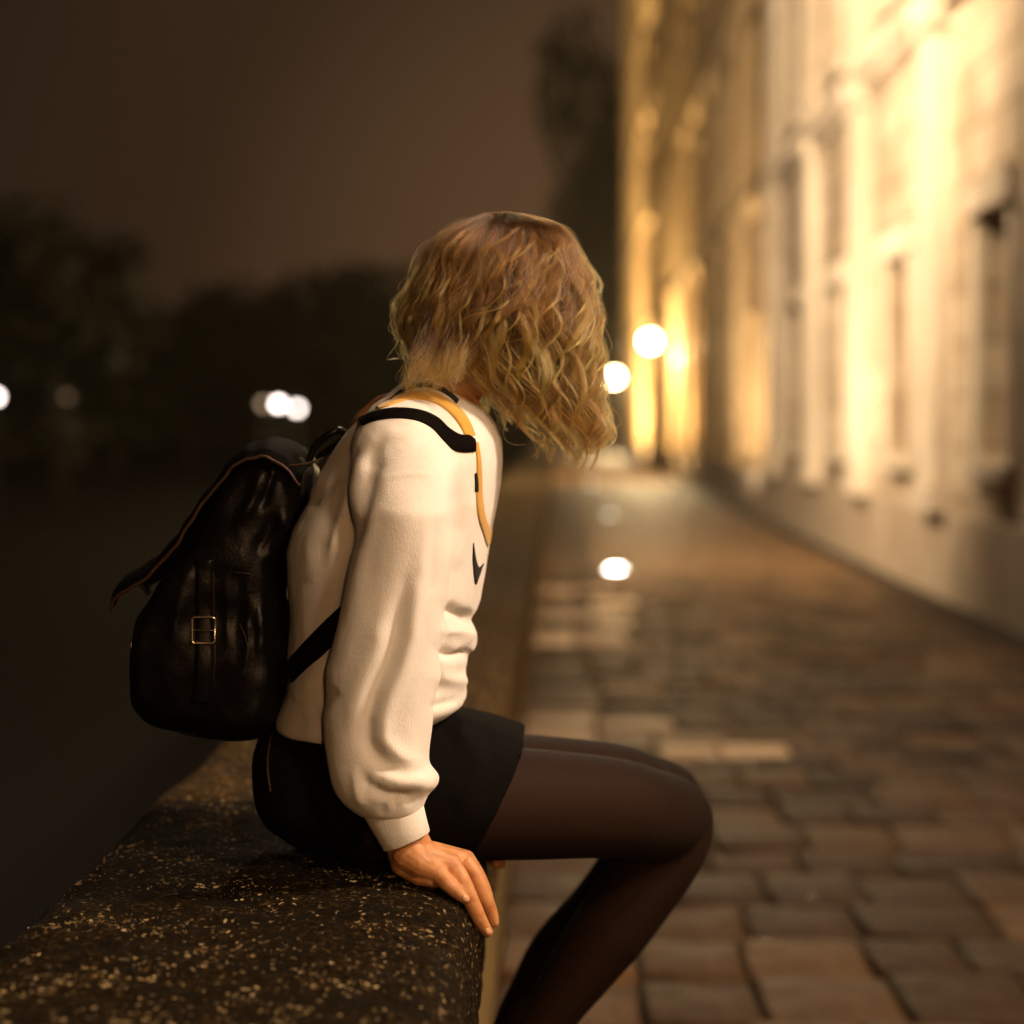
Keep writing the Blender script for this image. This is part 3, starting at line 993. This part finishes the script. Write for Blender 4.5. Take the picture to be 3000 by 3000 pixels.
# ---- body of skin: head, neck, arms, hands and legs in one mesh
body = MB()
HC = at(1492, 915, DC)                    # middle of the skull
fwd = Vector((math.cos(R(28)), math.sin(R(28)), -.16)).normalized()
lft = Vector((0, 0, 1)).cross(fwd).normalized(); up = fwd.cross(lft).normalized()
def H(f, l, u): return HC + fwd * f + lft * l + up * u
def ell(mb, c, rf, rl, ru, n=24, m=14):
    rings = []
    for i in range(1, m):
        th = math.pi * i / m
        rings.append([c + up * ru * math.cos(th) + (fwd * rf * math.cos(2 * math.pi * k / n) + lft * rl * math.sin(2 * math.pi * k / n)) * math.sin(th) for k in range(n)])
    mb.loft(rings)
ell(body, H(0, 0, .02), .098, .076, .095)
ell(body, H(.035, 0, -.045), .060, .058, .075)
ell(body, H(.062, 0, -.088), .032, .034, .028)              # chin
body.tube([H(.088, 0, .012), H(.108, 0, -.025), H(.100, 0, -.034)], [.008, .012, .010], 10)   # nose
ell(body, H(.086, 0, -.062), .014, .024, .007); ell(body, H(.083, 0, -.074), .014, .021, .007)  # lips
for s in (-1, 1):
    ell(body, H(.080, s * .031, .012), .013, .014, .010)     # eyes
    body.tube([H(.084, s * .014, .03), H(.085, s * .034, .034), H(.074, s * .05, .028)], .006, 8)  # brow
    ell(body, H(-.005, s * .077, -.01), .020, .008, .030)    # ears
neck = at(1290, 1150, DC)
body.tube([H(-.02, 0, -.06), neck + Vector((.01, 0, .03)), neck + Vector((-.01, 0, -.06))], [.052, .052, .06], 18)
body.tube([at(1190, 1330, DC), at(1150, 1600, DC), at(1120, 1900, DC), at(1060, 2250, DC)], [.085, .105, .09, .115], 20)
for s in (-1, 1):
    f = lambda px, py, D: (at(px, py, D) if s < 0 else (lambda q: Vector((q.x, 2 * DC - q.y, q.z)))(at(px, py, D)))
    body.tube([f(1190, 1330, 2.63), f(1165, 1600, 2.59), f(1130, 1850, DA), f(1130, 2100, DA), f(1165, 2370, DA)], [.045, .043, .038, .036, .027], 16)
    body.tube([at(1060, 2300, DC), at(1100, 2340, DC + s * .09), at(1500, 2350, DC + .20 + s * .105), at(1950, 2375, DC + .38 + s * .105)], [.09, .062, .055, .04], 16)
body_me = remesh(body, .0055, 4)
# hand on the coping: built finer
hand = MB()
DH = 2.60
def finger(pts, rad):
    hand.tube(catmull([at(*p) for p in pts], 5), np.interp(np.linspace(0, 1, (len(pts) - 1) * 5 + 1), np.linspace(0, 1, len(rad)), rad), 14)
hand.tube([at(1160, 2380, DA), at(1190, 2455, DA), at(1205, 2500, 2.59)], [.026, .0265, .029], 20, .80, (0, 1, .15))       # wrist
# palm: metacarpals fanned from the wrist to the knuckles
for (kx, ky, kd, r0, r1) in ((1283, 2556, 2.575, .0185, .0120), (1322, 2532, 2.592, .0195, .0130), (1356, 2521, 2.612, .0195, .0130), (1364, 2519, 2.634, .0190, .0125)):
    hand.tube([at(1200, 2505, 2.588 + (kd - 2.6) * .35), at((1200 + kx) / 2 - 8, (2510 + ky) / 2 - 3, 2.59 + (kd - 2.6) * .7), at(kx, ky, kd)], [.0225, r0, r1], 16)
hand.tube([at(1182, 2530, 2.582), at(1235, 2560, 2.580), at(1275, 2575, 2.578)], [.016, .0155, .011], 16)                  # heel of the hand
finger([(1278, 2558, 2.575), (1312, 2590, 2.566), (1342, 2617, 2.562), (1362, 2633, 2.560)], [.0112, .0098, .0086, .0066])                          # little
finger([(1320, 2533, 2.592), (1352, 2580, 2.582), (1385, 2650, 2.580), (1408, 2698, 2.582), (1428, 2730, 2.584)], [.0128, .0112, .0100, .0088, .0070])      # ring
finger([(1358, 2523, 2.612), (1394, 2572, 2.604), (1422, 2632, 2.602), (1438, 2672, 2.604), (1447, 2702, 2.606)], [.0128, .0108, .0096, .0086, .0068])     # middle
finger([(1366, 2521, 2.634), (1402, 2575, 2.632), (1424, 2628, 2.634), (1434, 2668, 2.638)], [.0122, .0104, .0092, .0066])                         # index
finger([(1215, 2530, 2.615), (1262, 2558, 2.650), (1310, 2562, 2.668), (1345, 2560, 2.676)], [.0165, .0130, .0105, .0080])                         # thumb
hm = remesh(hand, .0016, 4)
sculpt(hm, [([(1225, 2508), (1290, 2532)], -1.0, 9), ([(1240, 2495), (1310, 2512)], -1.0, 8), ([(1318, 2533), (1326, 2540)], 1.2, 12), ([(1356, 2516), (1364, 2522)], 1.6, 12), ([(1284, 2552), (1290, 2560)], 1.0, 11),
            ([(1230, 2515), (1312, 2534)], .9, 6), ([(1240, 2498), (1352, 2512)], .8, 6),
            ([(1338, 2560), (1352, 2560)], -.4, 5), ([(1344, 2570), (1362, 2574)], .8, 9), ([(1386, 2562), (1400, 2566)], .8, 9), ([(1378, 2646), (1394, 2642)], -.6, 4), ([(1415, 2630), (1430, 2624)], -.6, 4), ([(1402, 2694), (1416, 2686)], -.5, 4)])
# other hand mirrored to the far side
bm = bmesh.new()
bm.from_mesh(body_me)
bm.from_mesh(hm)
n0 = len(bm.verts)
bm2 = bmesh.new(); bm2.from_mesh(hm)
for v_ in bm2.verts: v_.co.y = 2 * DC - v_.co.y
bmesh.ops.reverse_faces(bm2, faces=bm2.faces)
tmp = bpy.data.meshes.new('t'); bm2.to_mesh(tmp); bm2.free()
bm.from_mesh(tmp)
bme = bpy.data.meshes.new('body'); bm.to_mesh(bme); bm.free()
body_o = link('body', bme, M_skin, person, True)
# nails
nb = MB()
bvh_h = bvh_of(hm)
for (px, py, dx, dy) in ((1364, 2633, 8, 7), (1430, 2729, 6, 9)):
    c, nn = cast(bvh_h, px, py)
    if c is None: continue
    ax = (at(px + dx, py + dy, c.y) - c).normalized(); ax = (ax - nn * ax.dot(nn)).normalized(); sd = nn.cross(ax)
    ring = [c + nn * .0004 + ax * .0048 * math.cos(k * .5236) + sd * .0034 * math.sin(k * .5236) for k in range(12)]
    nb.loft([[q - nn * .001 for q in ring], ring, [c + nn * .0009 + (q - c - nn * .0004) * .6 for q in ring]])
if nb.v: nb.build('nail', M_nail, body_o, True)

# ---- skirt
def ring_s(xt, yt, xb, yb, D, hw, n=40, ex=.8):
    a = at(xt, yt, D); b = at(xb, yb, D)
    c = (a + b) / 2; h = (a - b) / 2
    out = []
    for k in range(n):
        t = 2 * math.pi * k / n
        cc, ss = math.cos(t), math.sin(t)
        out.append(c + h * math.copysign(abs(cc) ** ex, cc) + Vector((0, hw * math.copysign(abs(ss) ** ex, ss), 0)))
    return out
SK = [(0, 762, 2200, 772, 2340, .08), (.03, 762, 2160, 782, 2375, .115), (.09, 785, 2120, 815, 2415, .150), (.2, 880, 2085, 890, 2458, .175), (.35, 1010, 2070, 1000, 2492, .185), (.5, 1150, 2066, 1120, 2502, .19),
      (.65, 1290, 2072, 1215, 2504, .19), (.8, 1410, 2098, 1300, 2500, .20), (.92, 1500, 2128, 1360, 2480, .207), (1.0, 1548, 2146, 1386, 2458, .208)]
ts = np.linspace(0, 1, 60)
cols = ipol(ts, SK)
sk = MB()
sk.loft([ring_s(a, b, c, d, DC + .085 * max(0, t_ - .4) / .6, w + .025 * max(0, t_ - .3)) for t_, a, b, c, d, w in zip(ts, *cols)])
sk.tube([at(1090, 1990, DC), at(1080, 2120, DC), at(1050, 2250, DC)], [.10, .112, .12], 24)
skm = remesh(sk, .006, 4)
sculpt(skm, [([(795, 2150), (782, 2240), (792, 2330)], 3, 7), ([(1330, 2120), (1400, 2240), (1340, 2400)], 4, 18), ([(1420, 2130), (1450, 2230), (1400, 2380)], -4, 16), ([(880, 2200), (950, 2330), (1060, 2440)], -4, 18), ([(1290, 2110), (1350, 2200)], -4, 12)])
noise_push(skm, .002, 12, 5)
skirt = link('skirt', skm, M_skirt, person, True)
sb_bvh = bvh_of(skm)
zmb = MB(); band(zmb, sb_bvh, [(800, 2150), (790, 2200), (788, 2260), (796, 2320)], [(793, 2150), (783, 2200), (781, 2260), (789, 2320)], .0012, across=2)
if zmb.v: zmb.build('zip_seam', M_piping, skirt, True)

# ---- legs in tights, one mesh each side joined at the hips
def leg(D, dx, dy, knee_dx=0, foot_shift=0):
    t = MB()
    pts = [(1080 + dx, 2345 + dy, D, .078), (1300 + dx, 2350 + dy, D, .074), (1560 + dx, 2356 + dy, D, .070), (1780 + dx, 2366 + dy, D, .064), (1890 + knee_dx, 2385 + dy, D, .060), (1968 + knee_dx, 2398 + dy, D, .053),
           (1966 + knee_dx, 2455 + dy, D, .051), (1935 + knee_dx, 2520 + dy, D, .050), (1870 + knee_dx, 2610 + dy, D, .0505), (1790 + knee_dx, 2720 + dy, D, .0500), (1700 + knee_dx + foot_shift, 2845 + dy, D, .043), (1620 + knee_dx + foot_shift, 2965 + dy, D, .034), (1560 + knee_dx + foot_shift, 3070 + dy, D, .029), (1540 + knee_dx + foot_shift, 3130 + dy, D, .031)]
    P = [at(p[0], p[1], p[2] + .40 * max(0, min(1, (i - .5) / 4.5))) for i, p in enumerate(pts)]
    rr = [p[3] * (1 + .12 * max(0, min(1, (i - .5) / 4.5))) for i, p in enumerate(pts)]
    C = catmull(P, 4); rad = np.interp(np.linspace(0, 1, len(C)), np.linspace(0, 1, len(P)), rr)
    t.tube(C, list(rad), 24)
    ft = P[-1]
    t.tube([ft, ft + Vector((.05, 0, -.035)), ft + Vector((.14, 0, -.05))], [.032, .032, .026], 14)
    t.tube([P[5] + Vector((-.005, 0, .012)), P[6] + Vector((.004, 0, 0))], [.044, .042], 14)
    return t, ft
l1, ft1 = leg(2.675, 0, 0)
l2, ft2 = leg(2.885, 10, -52, -20, -40)
for l_ in (l1, l2):
    me = remesh(l_, .006, 4)
    link('tights', me, M_tights, person, True)
def shoe(ft):
    s = MB()
    s.tube([ft + Vector((-.02, 0, -.035)), ft + Vector((.05, 0, -.052)), ft + Vector((.13, 0, -.062)), ft + Vector((.17, 0, -.066))], [.036, .037, .036, .028], 16)
    s.box(ft.x - .05, ft.x + .19, ft.y - .033, ft.y + .033, ft.z - .105, ft.z - .085)
    me = remesh(s, .005, 2)
    link('shoe', me, M_leather, person, True)
shoe(ft1); shoe(ft2)

# ---- hair
M_hair = bpy.data.materials.new('wavy_hair'); M_hair.use_nodes = True
t_ = M_hair.node_tree; t_.nodes.clear()
ho = t_.nodes.new('ShaderNodeOutputMaterial'); hb = t_.nodes.new('ShaderNodeBsdfHairPrincipled')
hb.parametrization = 'COLOR'
hi = t_.nodes.new('ShaderNodeHairInfo')
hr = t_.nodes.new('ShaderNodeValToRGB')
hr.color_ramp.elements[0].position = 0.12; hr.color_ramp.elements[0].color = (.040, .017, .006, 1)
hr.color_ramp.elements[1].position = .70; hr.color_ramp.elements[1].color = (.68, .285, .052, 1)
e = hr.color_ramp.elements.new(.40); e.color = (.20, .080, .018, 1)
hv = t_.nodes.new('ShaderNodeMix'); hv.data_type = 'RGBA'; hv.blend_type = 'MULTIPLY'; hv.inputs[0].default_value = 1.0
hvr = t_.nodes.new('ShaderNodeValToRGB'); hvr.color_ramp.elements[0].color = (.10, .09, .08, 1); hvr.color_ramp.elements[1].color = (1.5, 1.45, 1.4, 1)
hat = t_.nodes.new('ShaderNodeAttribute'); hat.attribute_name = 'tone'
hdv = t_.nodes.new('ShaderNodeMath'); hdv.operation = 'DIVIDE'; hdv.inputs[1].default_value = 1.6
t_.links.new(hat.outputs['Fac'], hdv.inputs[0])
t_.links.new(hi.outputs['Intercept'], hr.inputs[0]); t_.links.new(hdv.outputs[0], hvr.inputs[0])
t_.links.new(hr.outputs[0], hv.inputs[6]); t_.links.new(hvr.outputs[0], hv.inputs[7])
t_.links.new(hv.outputs[2], hb.inputs['Color'])
hb.inputs['Roughness'].default_value = .26; hb.inputs['Radial Roughness'].default_value = .35
t_.links.new(hb.outputs[0], ho.inputs[0])

HS = [(624, 1440, 1500), (640, 1392, 1585), (665, 1335, 1640), (700, 1290, 1668), (745, 1248, 1694), (850, 1208, 1722), (950, 1184, 1740), (1010, 1200, 1742), (1060, 1225, 1742), (1110, 1250, 1746), (1166, 1325, 1760), (1220, 1378, 1776), (1260, 1412, 1782), (1310, 1480, 1765), (1350, 1540, 1725), (1380, 1580, 1690)]
_v = np.arange(624, 1381, 6.0)
_l, _r = (np.interp(_v, [h[0] for h in HS], [h[q] for h in HS]) for q in (1, 2))
_k = np.hanning(15); _k /= _k.sum()
_l, _r = (np.convolve(np.pad(q, 7, mode='reflect', reflect_type='odd'), _k, 'valid') for q in (_l, _r))
HSa = np.stack([_v, _l, _r], 1)
def hair_sec(v):
    l = np.interp(v, HSa[:, 0], HSa[:, 1]); r = np.interp(v, HSa[:, 0], HSa[:, 2])
    return (l + r) / 2, (r - l) / 2
def end_level(phi):
    # phi 0 = right (towards the street), pi = back of the head
    c = math.cos(phi)
    return 1305 + 25 * c if c > -.2 else 1300 - 175 * min(1, (-.2 - c) / .6)
def surf(phi, v, k):
    """point (x in pixels at the head, depth) on hair layer k"""
    xc, a = hair_sec(v)
    b = max(.02, min(.128, a * .00044 * .92))
    k = k * (1 + .085 * noise.noise(Vector((math.cos(phi) * 1.9, math.sin(phi) * 1.9, v / 95.0))))
    return xc + math.cos(phi) * a * k, DC + .012 - math.sin(phi) * b * k
strands = []
NP = 38
def guide(phi0, v0, k, v1, w):
    """centre line of one lock: phi wanders in an S wave while it falls"""
    out = []
    for i in range(NP):
        s_ = i / (NP - 1)
        v = v0 + (v1 - v0) * s_
        grow = min(1.0, max(0.12, (v - 650) / 240.0))
        ph = w['ph'] + 2 * math.pi * (v - 640) / w['lam']
        env = w['amp'] * grow * (.8 + .5 * s_)
        du = env * math.sin(ph) + w['amp2'] * grow * math.sin(1.9 * ph + w['ph2'])
        dr = env * .55 * math.cos(ph + .5)
        phi = phi0 + w['drift'] * s_
        x, y = surf(phi, v, k)
        _, a_ = hair_sec(v)
        tx, ty = -math.sin(phi), -math.cos(phi)
        p = at(x, v + .30 * env * math.cos(ph + 1.2), DC); p.y = y
        p += Vector((tx, ty, 0)) * du * .00044 + Vector((math.cos(phi), -math.sin(phi), 0)) * dr * .00044
        out.append((p, Vector((tx, ty, 0)), Vector((math.cos(phi), -math.sin(phi), 0)), grow))
    return out
def lock(phi0, v0, k, v1, w, n, width, thick, rad, frizz, tones=(.15, .25, .4)):
    g = guide(phi0, v0, k, v1, w)
    tone = hrng.choice(tones)
    for j in range(n):
        a = hrng.gauss(0, 1) * width; b = hrng.gauss(0, 1) * thick
        cut = hrng.uniform(.86, 1.0) if hrng.random() < .8 else hrng.uniform(.6, .9)
        sd = hrng.random() * 100
        fz = frizz * (1 if hrng.random() < .8 else 3)
        tw = hrng.uniform(-.6, .6)
        pts = []
        m = max(8, int(NP * cut))
        for i in range(m):
            p, t, r, gr = g[i]
            s_ = i / (NP - 1)
            f = (1.0 + .5 * (1 - gr)) * (1 - .62 * s_ ** 1.6)
            ca, sa = math.cos(tw * s_ * 4), math.sin(tw * s_ * 4)
            q = p + t * (a * ca - b * sa * .5) * f + r * (b * ca + a * sa * .5) * f
            nv = Vector((sd, s_ * 4.0, sd * .37))
            q = q + Vector((noise.noise(nv), noise.noise(nv + Vector((7, 3, 1))), noise.noise(nv + Vector((1, 9, 4))))) * fz * (.2 + s_)
            pts.append(q)
        strands.append((pts, rad * hrng.uniform(.8, 1.2), tone * hrng.uniform(.85, 1.15)))
hrng = random.Random(23)
def wave(lo, hi, amp0, amp1, dr):
    return dict(ph=hrng.random() * 6.28, ph2=hrng.random() * 6.28, lam=hrng.uniform(lo, hi), amp=hrng.uniform(amp0, amp1), amp2=hrng.uniform(0, 4), drift=hrng.uniform(-dr, dr))
# under hair so that the skull never shows
for c in range(420):
    phi = hrng.random() * 2 * math.pi
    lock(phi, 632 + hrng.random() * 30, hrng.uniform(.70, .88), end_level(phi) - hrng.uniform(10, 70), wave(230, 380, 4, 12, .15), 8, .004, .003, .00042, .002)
# locks that make the outside: rows of locks, one row over the other, waves in step within a row
TONES = ((.08, .12, .2), (.12, .2, .35), (.15, .3, .6), (.3, .7, 1.1, 1.6))  # inner rows darker: shade in the gaps painted into the hair colour
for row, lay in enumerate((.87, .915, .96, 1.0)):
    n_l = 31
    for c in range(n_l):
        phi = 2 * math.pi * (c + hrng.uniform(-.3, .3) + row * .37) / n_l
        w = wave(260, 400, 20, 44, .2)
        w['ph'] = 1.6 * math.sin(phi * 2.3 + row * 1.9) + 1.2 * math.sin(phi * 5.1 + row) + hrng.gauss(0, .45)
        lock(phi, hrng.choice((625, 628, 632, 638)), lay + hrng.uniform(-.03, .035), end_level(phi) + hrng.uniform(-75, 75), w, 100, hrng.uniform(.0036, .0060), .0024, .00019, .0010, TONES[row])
# thin bright locks lying on top
for c in range(64):
    phi = hrng.uniform(-.1, 1.05) * math.pi
    w = wave(210, 320, 20, 44, .3)
    lock(phi, hrng.choice((628, 636, 650)), hrng.uniform(1.0, 1.03), end_level(phi) + hrng.uniform(-150, 30), w, 26, .0015, .0010, .00018, .0009, (1.6, 1.9))
# tousled locks over the crown
for c in range(70):
    phi = hrng.random() * 2 * math.pi
    v0 = hrng.uniform(622, 650)
    lock(phi, v0, hrng.uniform(1.0, 1.10), v0 + hrng.uniform(150, 420), wave(150, 300, 18, 55, .9), 14, hrng.uniform(.0010, .0028), .0015, .0002, .004, (.3, .6, 1.1, 1.6))
# nape hair lying on the collar
for c in range(30):
    x0 = hrng.uniform(1170, 1345); v0 = hrng.uniform(930, 1010)
    P = catmull([at(x0 + 55, v0, 2.70), at(x0 + 25, v0 + 70, 2.675), at(x0 + hrng.uniform(-18, 20), v0 + 130, 2.665), at(x0 + hrng.uniform(-20, 40), v0 + hrng.uniform(110, 185) - abs(x0 - 1270) * .35 - 22, 2.672)], 8)
    for j in range(16):
        o_ = Vector((hrng.gauss(0, .004), hrng.gauss(0, .008), hrng.gauss(0, .009)))
        strands.append(([p + o_ * (1 - .4 * i / len(P)) + Vector((noise.noise(Vector((j, i * .2, c))), 0, 0)) * .004 for i, p in enumerate(P)], .00017, hrng.uniform(.6, 1.3)))
# flyaways
for c in range(900):
    phi = hrng.random() * 2 * math.pi
    v0 = hrng.choice((626, 640, 700, 800, 900)); v1 = min(end_level(phi) + hrng.uniform(-60, 60), v0 + hrng.uniform(250, 700))
    lock(phi, v0, hrng.uniform(1.0, 1.07), v1, wave(130, 330, 8, 36, .5), 1, .003, .004, .00024, .012, (1.0, 1.5))
hc = bpy.data.hair_curves.new('hair')
hc.add_curves([len(s_[0]) for s_ in strands])
pos = np.array([[p.x, p.y, p.z] for s_ in strands for p in s_[0]], np.float32)
hc.points.foreach_set('position', pos.ravel()) if False else hc.position_data.foreach_set('vector', pos.ravel())
rad = np.concatenate([np.array([s_[1] * (1 - .6 * (i / (len(s_[0]) - 1)) ** 2) for i in range(len(s_[0]))]) for s_ in strands]).astype(np.float32)
ra = hc.attributes.get('radius') or hc.attributes.new('radius', 'FLOAT', 'POINT')
ra.data.foreach_set('value', rad)
ta = hc.attributes.new('tone', 'FLOAT', 'CURVE')
ta.data.foreach_set('value', np.array([s_[2] for s_ in strands], np.float32))
hc.materials.append(M_hair)
hair = bpy.data.objects.new('hair', hc); COL.objects.link(hair); attach(hair, person)

# ------------------------------------------------------------------ backpack
pack = thing('backpack', 'dark glossy leather backpack with buckled strap worn on the back of the person', 'backpack', at(650, 1750, DC))
PB = [(915, 1385), (900, 1335), (830, 1318), (748, 1335), (690, 1400), (640, 1475), (585, 1575), (510, 1680), (450, 1790), (415, 1890), (408, 1990), (440, 2075), (540, 2125), (690, 2145), (800, 2125), (842, 2040), (850, 1950), (848, 1830), (842, 1700), (840, 1630), (852, 1560), (895, 1490), (910, 1440)]
C2 = catmull([Vector((p[0], p[1], 0)) for p in PB + PB[:1]], 5)[:-1]
cxy = Vector((640, 1780, 0))
rings = []
HWP = .130
for i in range(31):
    s_ = -1 + 2 * i / 30
    f = max(.02, (1 - abs(s_) ** 5)) ** .28
    f = .35 + .65 * f if abs(s_) < 1 else .35
    rings.append([(lambda q: Vector((q.x, DC + s_ * HWP, q.z)))(at(*(cxy + (p - cxy) * f).xy, DC)) for p in C2])
pb = MB(); pb.loft(rings)
pbm = remesh(pb, .005, 6)
sculpt(pbm, [([(775, 1370), (760, 1420), (735, 1480), (690, 1540)], 7, 9), ([(800, 1375), (785, 1430), (760, 1490)], -7, 10), ([(842, 1490), (825, 1560), (790, 1610), (770, 1660)], 8, 11), ([(805, 1500), (785, 1570), (750, 1620)], -7, 12),
             ([(755, 1780), (765, 1850), (760, 1920)], 6, 9), ([(720, 1800), (728, 1880), (715, 1970)], 4, 6), ([(690, 1660), (700, 1760), (690, 1900)], -5, 14), ([(560, 1640), (530, 1760), (500, 1900)], 5, 18)])
noise_push(pbm, .011, 8, 21)
pbo = link('pack_body', pbm, M_leather, pack, True)
bvh_p = bvh_of(pbm)
# flap: a thick sheet over the top, its free edge standing off at the left
FL = [(915, 1362), (880, 1318), (830, 1290), (785, 1288), (742, 1302), (700, 1345), (650, 1408), (600, 1478), (560, 1540), (505, 1605), (440, 1650), (392, 1682), (382, 1715)]
FC = catmull([at(p[0], p[1], DC) for p in FL], 5)
rings = []
th = .0045
NY = 12
fl = MB()
vs, fs = [], []
m_ = len(FC)
for j in range(NY + 1):
    s_ = -1 + 2 * j / NY
    for i, p in enumerate(FC):
        sag = .022 * abs(s_) ** 3
        wv = .137 - .020 * (i / m_) ** 2
        vs.append(Vector((p.x + noise.noise(Vector((i * .3, j * .5, 1))) * .003, DC + s_ * wv, p.z - sag + noise.noise(Vector((i * .22, j * .45, 7))) * .004)))
for j in range(NY):
    for i in range(m_ - 1):
        a = j * m_ + i
        fs.append((a, a + 1, a + m_ + 1, a + m_))
flo = mesh_obj('flap', vs, fs, M_flap, pack, True)
sm = flo.modifiers.new('thickness', 'SOLIDIFY'); sm.thickness = th; sm.offset = 0
pp = MB()
pp.tube([vs[i] + Vector((0, -.001, 0)) for i in range(0, m_)], .0022, 8)
pp.tube([vs[NY * m_ + i] for i in range(0, m_)], .0022, 8)
pp.tube([vs[j * m_ + m_ - 1] for j in range(NY + 1)], .0026, 8)
pp.build('piping', M_piping, flo, True)
# seams of the side panel
def seam(P):
    q = MB(); q.tube(P, .0009, 6); q.build('seam', M_piping, pack, True)
q = MB(); q.tube(catmull([at(835, 1366, 2.655), at(880, 1362, 2.652), at(925, 1352, 2.655), at(945, 1342, 2.66)], 5), .0018, 8); q.build('seam', M_piping, pack, True)
for line in ([(625, 1680), (627, 1740), (627, 1800)], [(630, 1890), (628, 1960), (612, 2020), (585, 2060)], [(705, 1830), (724, 1880), (722, 1940), (712, 1975)], [(690, 1675), (735, 1682), (732, 1700)]):
    P = []
    for q in catmull([Vector((x, y_, 0)) for x, y_ in line], 6):
        h, nn = cast(bvh_p, q.x, q.y)
        if h is not None: P.append(h + nn * .0012)
    if len(P) > 2: seam(P)
# side strap and buckle
ss = MB(); band(ss, bvh_p, [(572, 1640), (572, 1700), (572, 1800), (572, 1900), (568, 2000), (560, 2060)], [(624, 1640), (624, 1700), (624, 1800), (624, 1900), (622, 2000), (612, 2060)], .003, n=8)
sso = ss.build('side_strap', M_leather, pack, True)
def buckle(cx, cy, w, h, D, yaw, parent):
    b = MB()
    c = at(cx, cy, D); sc = D / FPX
    u = Vector((math.cos(yaw), math.sin(yaw), 0)); z = Vector((0, 0, 1))
    pts = []
    rc = .22
    for qx, qy, a0 in ((1, 1, 0), (-1, 1, 90), (-1, -1, 180), (1, -1, 270)):
        for k in range(5):
            a = R(a0 + k * 22.5)
            pts.append(c + u * ((qx * (1 - rc) + rc * math.cos(a)) * w * sc / 2) + z * ((qy * (1 - rc) + rc * math.sin(a)) * h * sc / 2))
    pts.append(pts[0].copy())
    b.tube(pts, .0017, 10, round_ends=False)
    b.tube([c - u * w * sc * .46, c + u * w * sc * .5 + Vector((0, -.003, 0))], .0012, 8)
    return b.build('buckle', M_brass, parent, True)
hb_, _ = cast(bvh_p, 596, 1846)
yb_ = (hb_.y if hb_ is not None else 2.65) - .007
buckle(596, 1846, 66, 76, yb_, .05, sso)
buckle(392, 1905, 30, 52, 2.70, 1.2, pack)
# carrying loop at the top
hp = MB(); hp.tube(catmull([at(905, 1350, DC), at(930, 1300, DC), at(985, 1262, DC), at(1010, 1282, DC + .04), at(935, 1340, DC + .05)], 6), .005, 10)
hp.build('handle', M_leather, pack, True)
# shoulder straps over the jumper
stp = MB()
up_ = [(945, 1318), (985, 1278), (1018, 1248), (1066, 1219), (1114, 1203), (1171, 1197), (1232, 1204), (1280, 1224), (1316, 1256), (1346, 1274), (1372, 1276), (1390, 1288)]
lo_ = [(958, 1338), (1000, 1296), (1032, 1268), (1074, 1243), (1116, 1230), (1170, 1226), (1224, 1234), (1266, 1256), (1296, 1288), (1326, 1318), (1356, 1326), (1390, 1324)]
band(stp, bvh_sw, up_, lo_, .0026, n=8)
band(stp, bvh_torso, [(1000, 1776), (950, 1826), (900, 1880), (860, 1925)], [(978, 1888), (940, 1925), (895, 1965), (862, 1998)], .0045, lift=.002, n=8)
# run of the strap down the chest, behind the sleeve
band(stp, bvh_torso, [(1250, 1330), (1240, 1420), (1220, 1520), (1180, 1640), (1100, 1720), (1000, 1780)], [(1300, 1330), (1290, 1420), (1275, 1540), (1230, 1680), (1130, 1770), (1010, 1850)], .004, lift=.001, n=8)
stp.build('shoulder_strap', M_flap, pack)
stf = MB()
band(stf, bvh_sw, up_, lo_, .0026, n=8, mirror_y=DC)
band(stf, bvh_torso, [(1000, 1776), (950, 1826), (900, 1880), (860, 1925)], [(978, 1888), (940, 1925), (895, 1965), (862, 1998)], .0045, lift=.002, n=8, mirror_y=DC)
stf.build('shoulder_strap', M_flap, pack)

# ------------------------------------------------------------------ damp night air that glows round the lamps
hz = MB(); hz.box(-270, 170, -70, 340, -2.7, 34)
M_haze = bpy.data.materials.new('night_haze'); M_haze.use_nodes = True
t_ = M_haze.node_tree; t_.nodes.clear()
ho = t_.nodes.new('ShaderNodeOutputMaterial'); pv_ = t_.nodes.new('ShaderNodeVolumePrincipled')
pv_.inputs['Color'].default_value = (.96, .80, .60, 1); pv_.inputs['Density'].default_value = .00035; pv_.inputs['Anisotropy'].default_value = .35
t_.links.new(pv_.outputs[0], ho.inputs['Volume'])
tag(hz.build('haze', M_haze), kind='stuff')
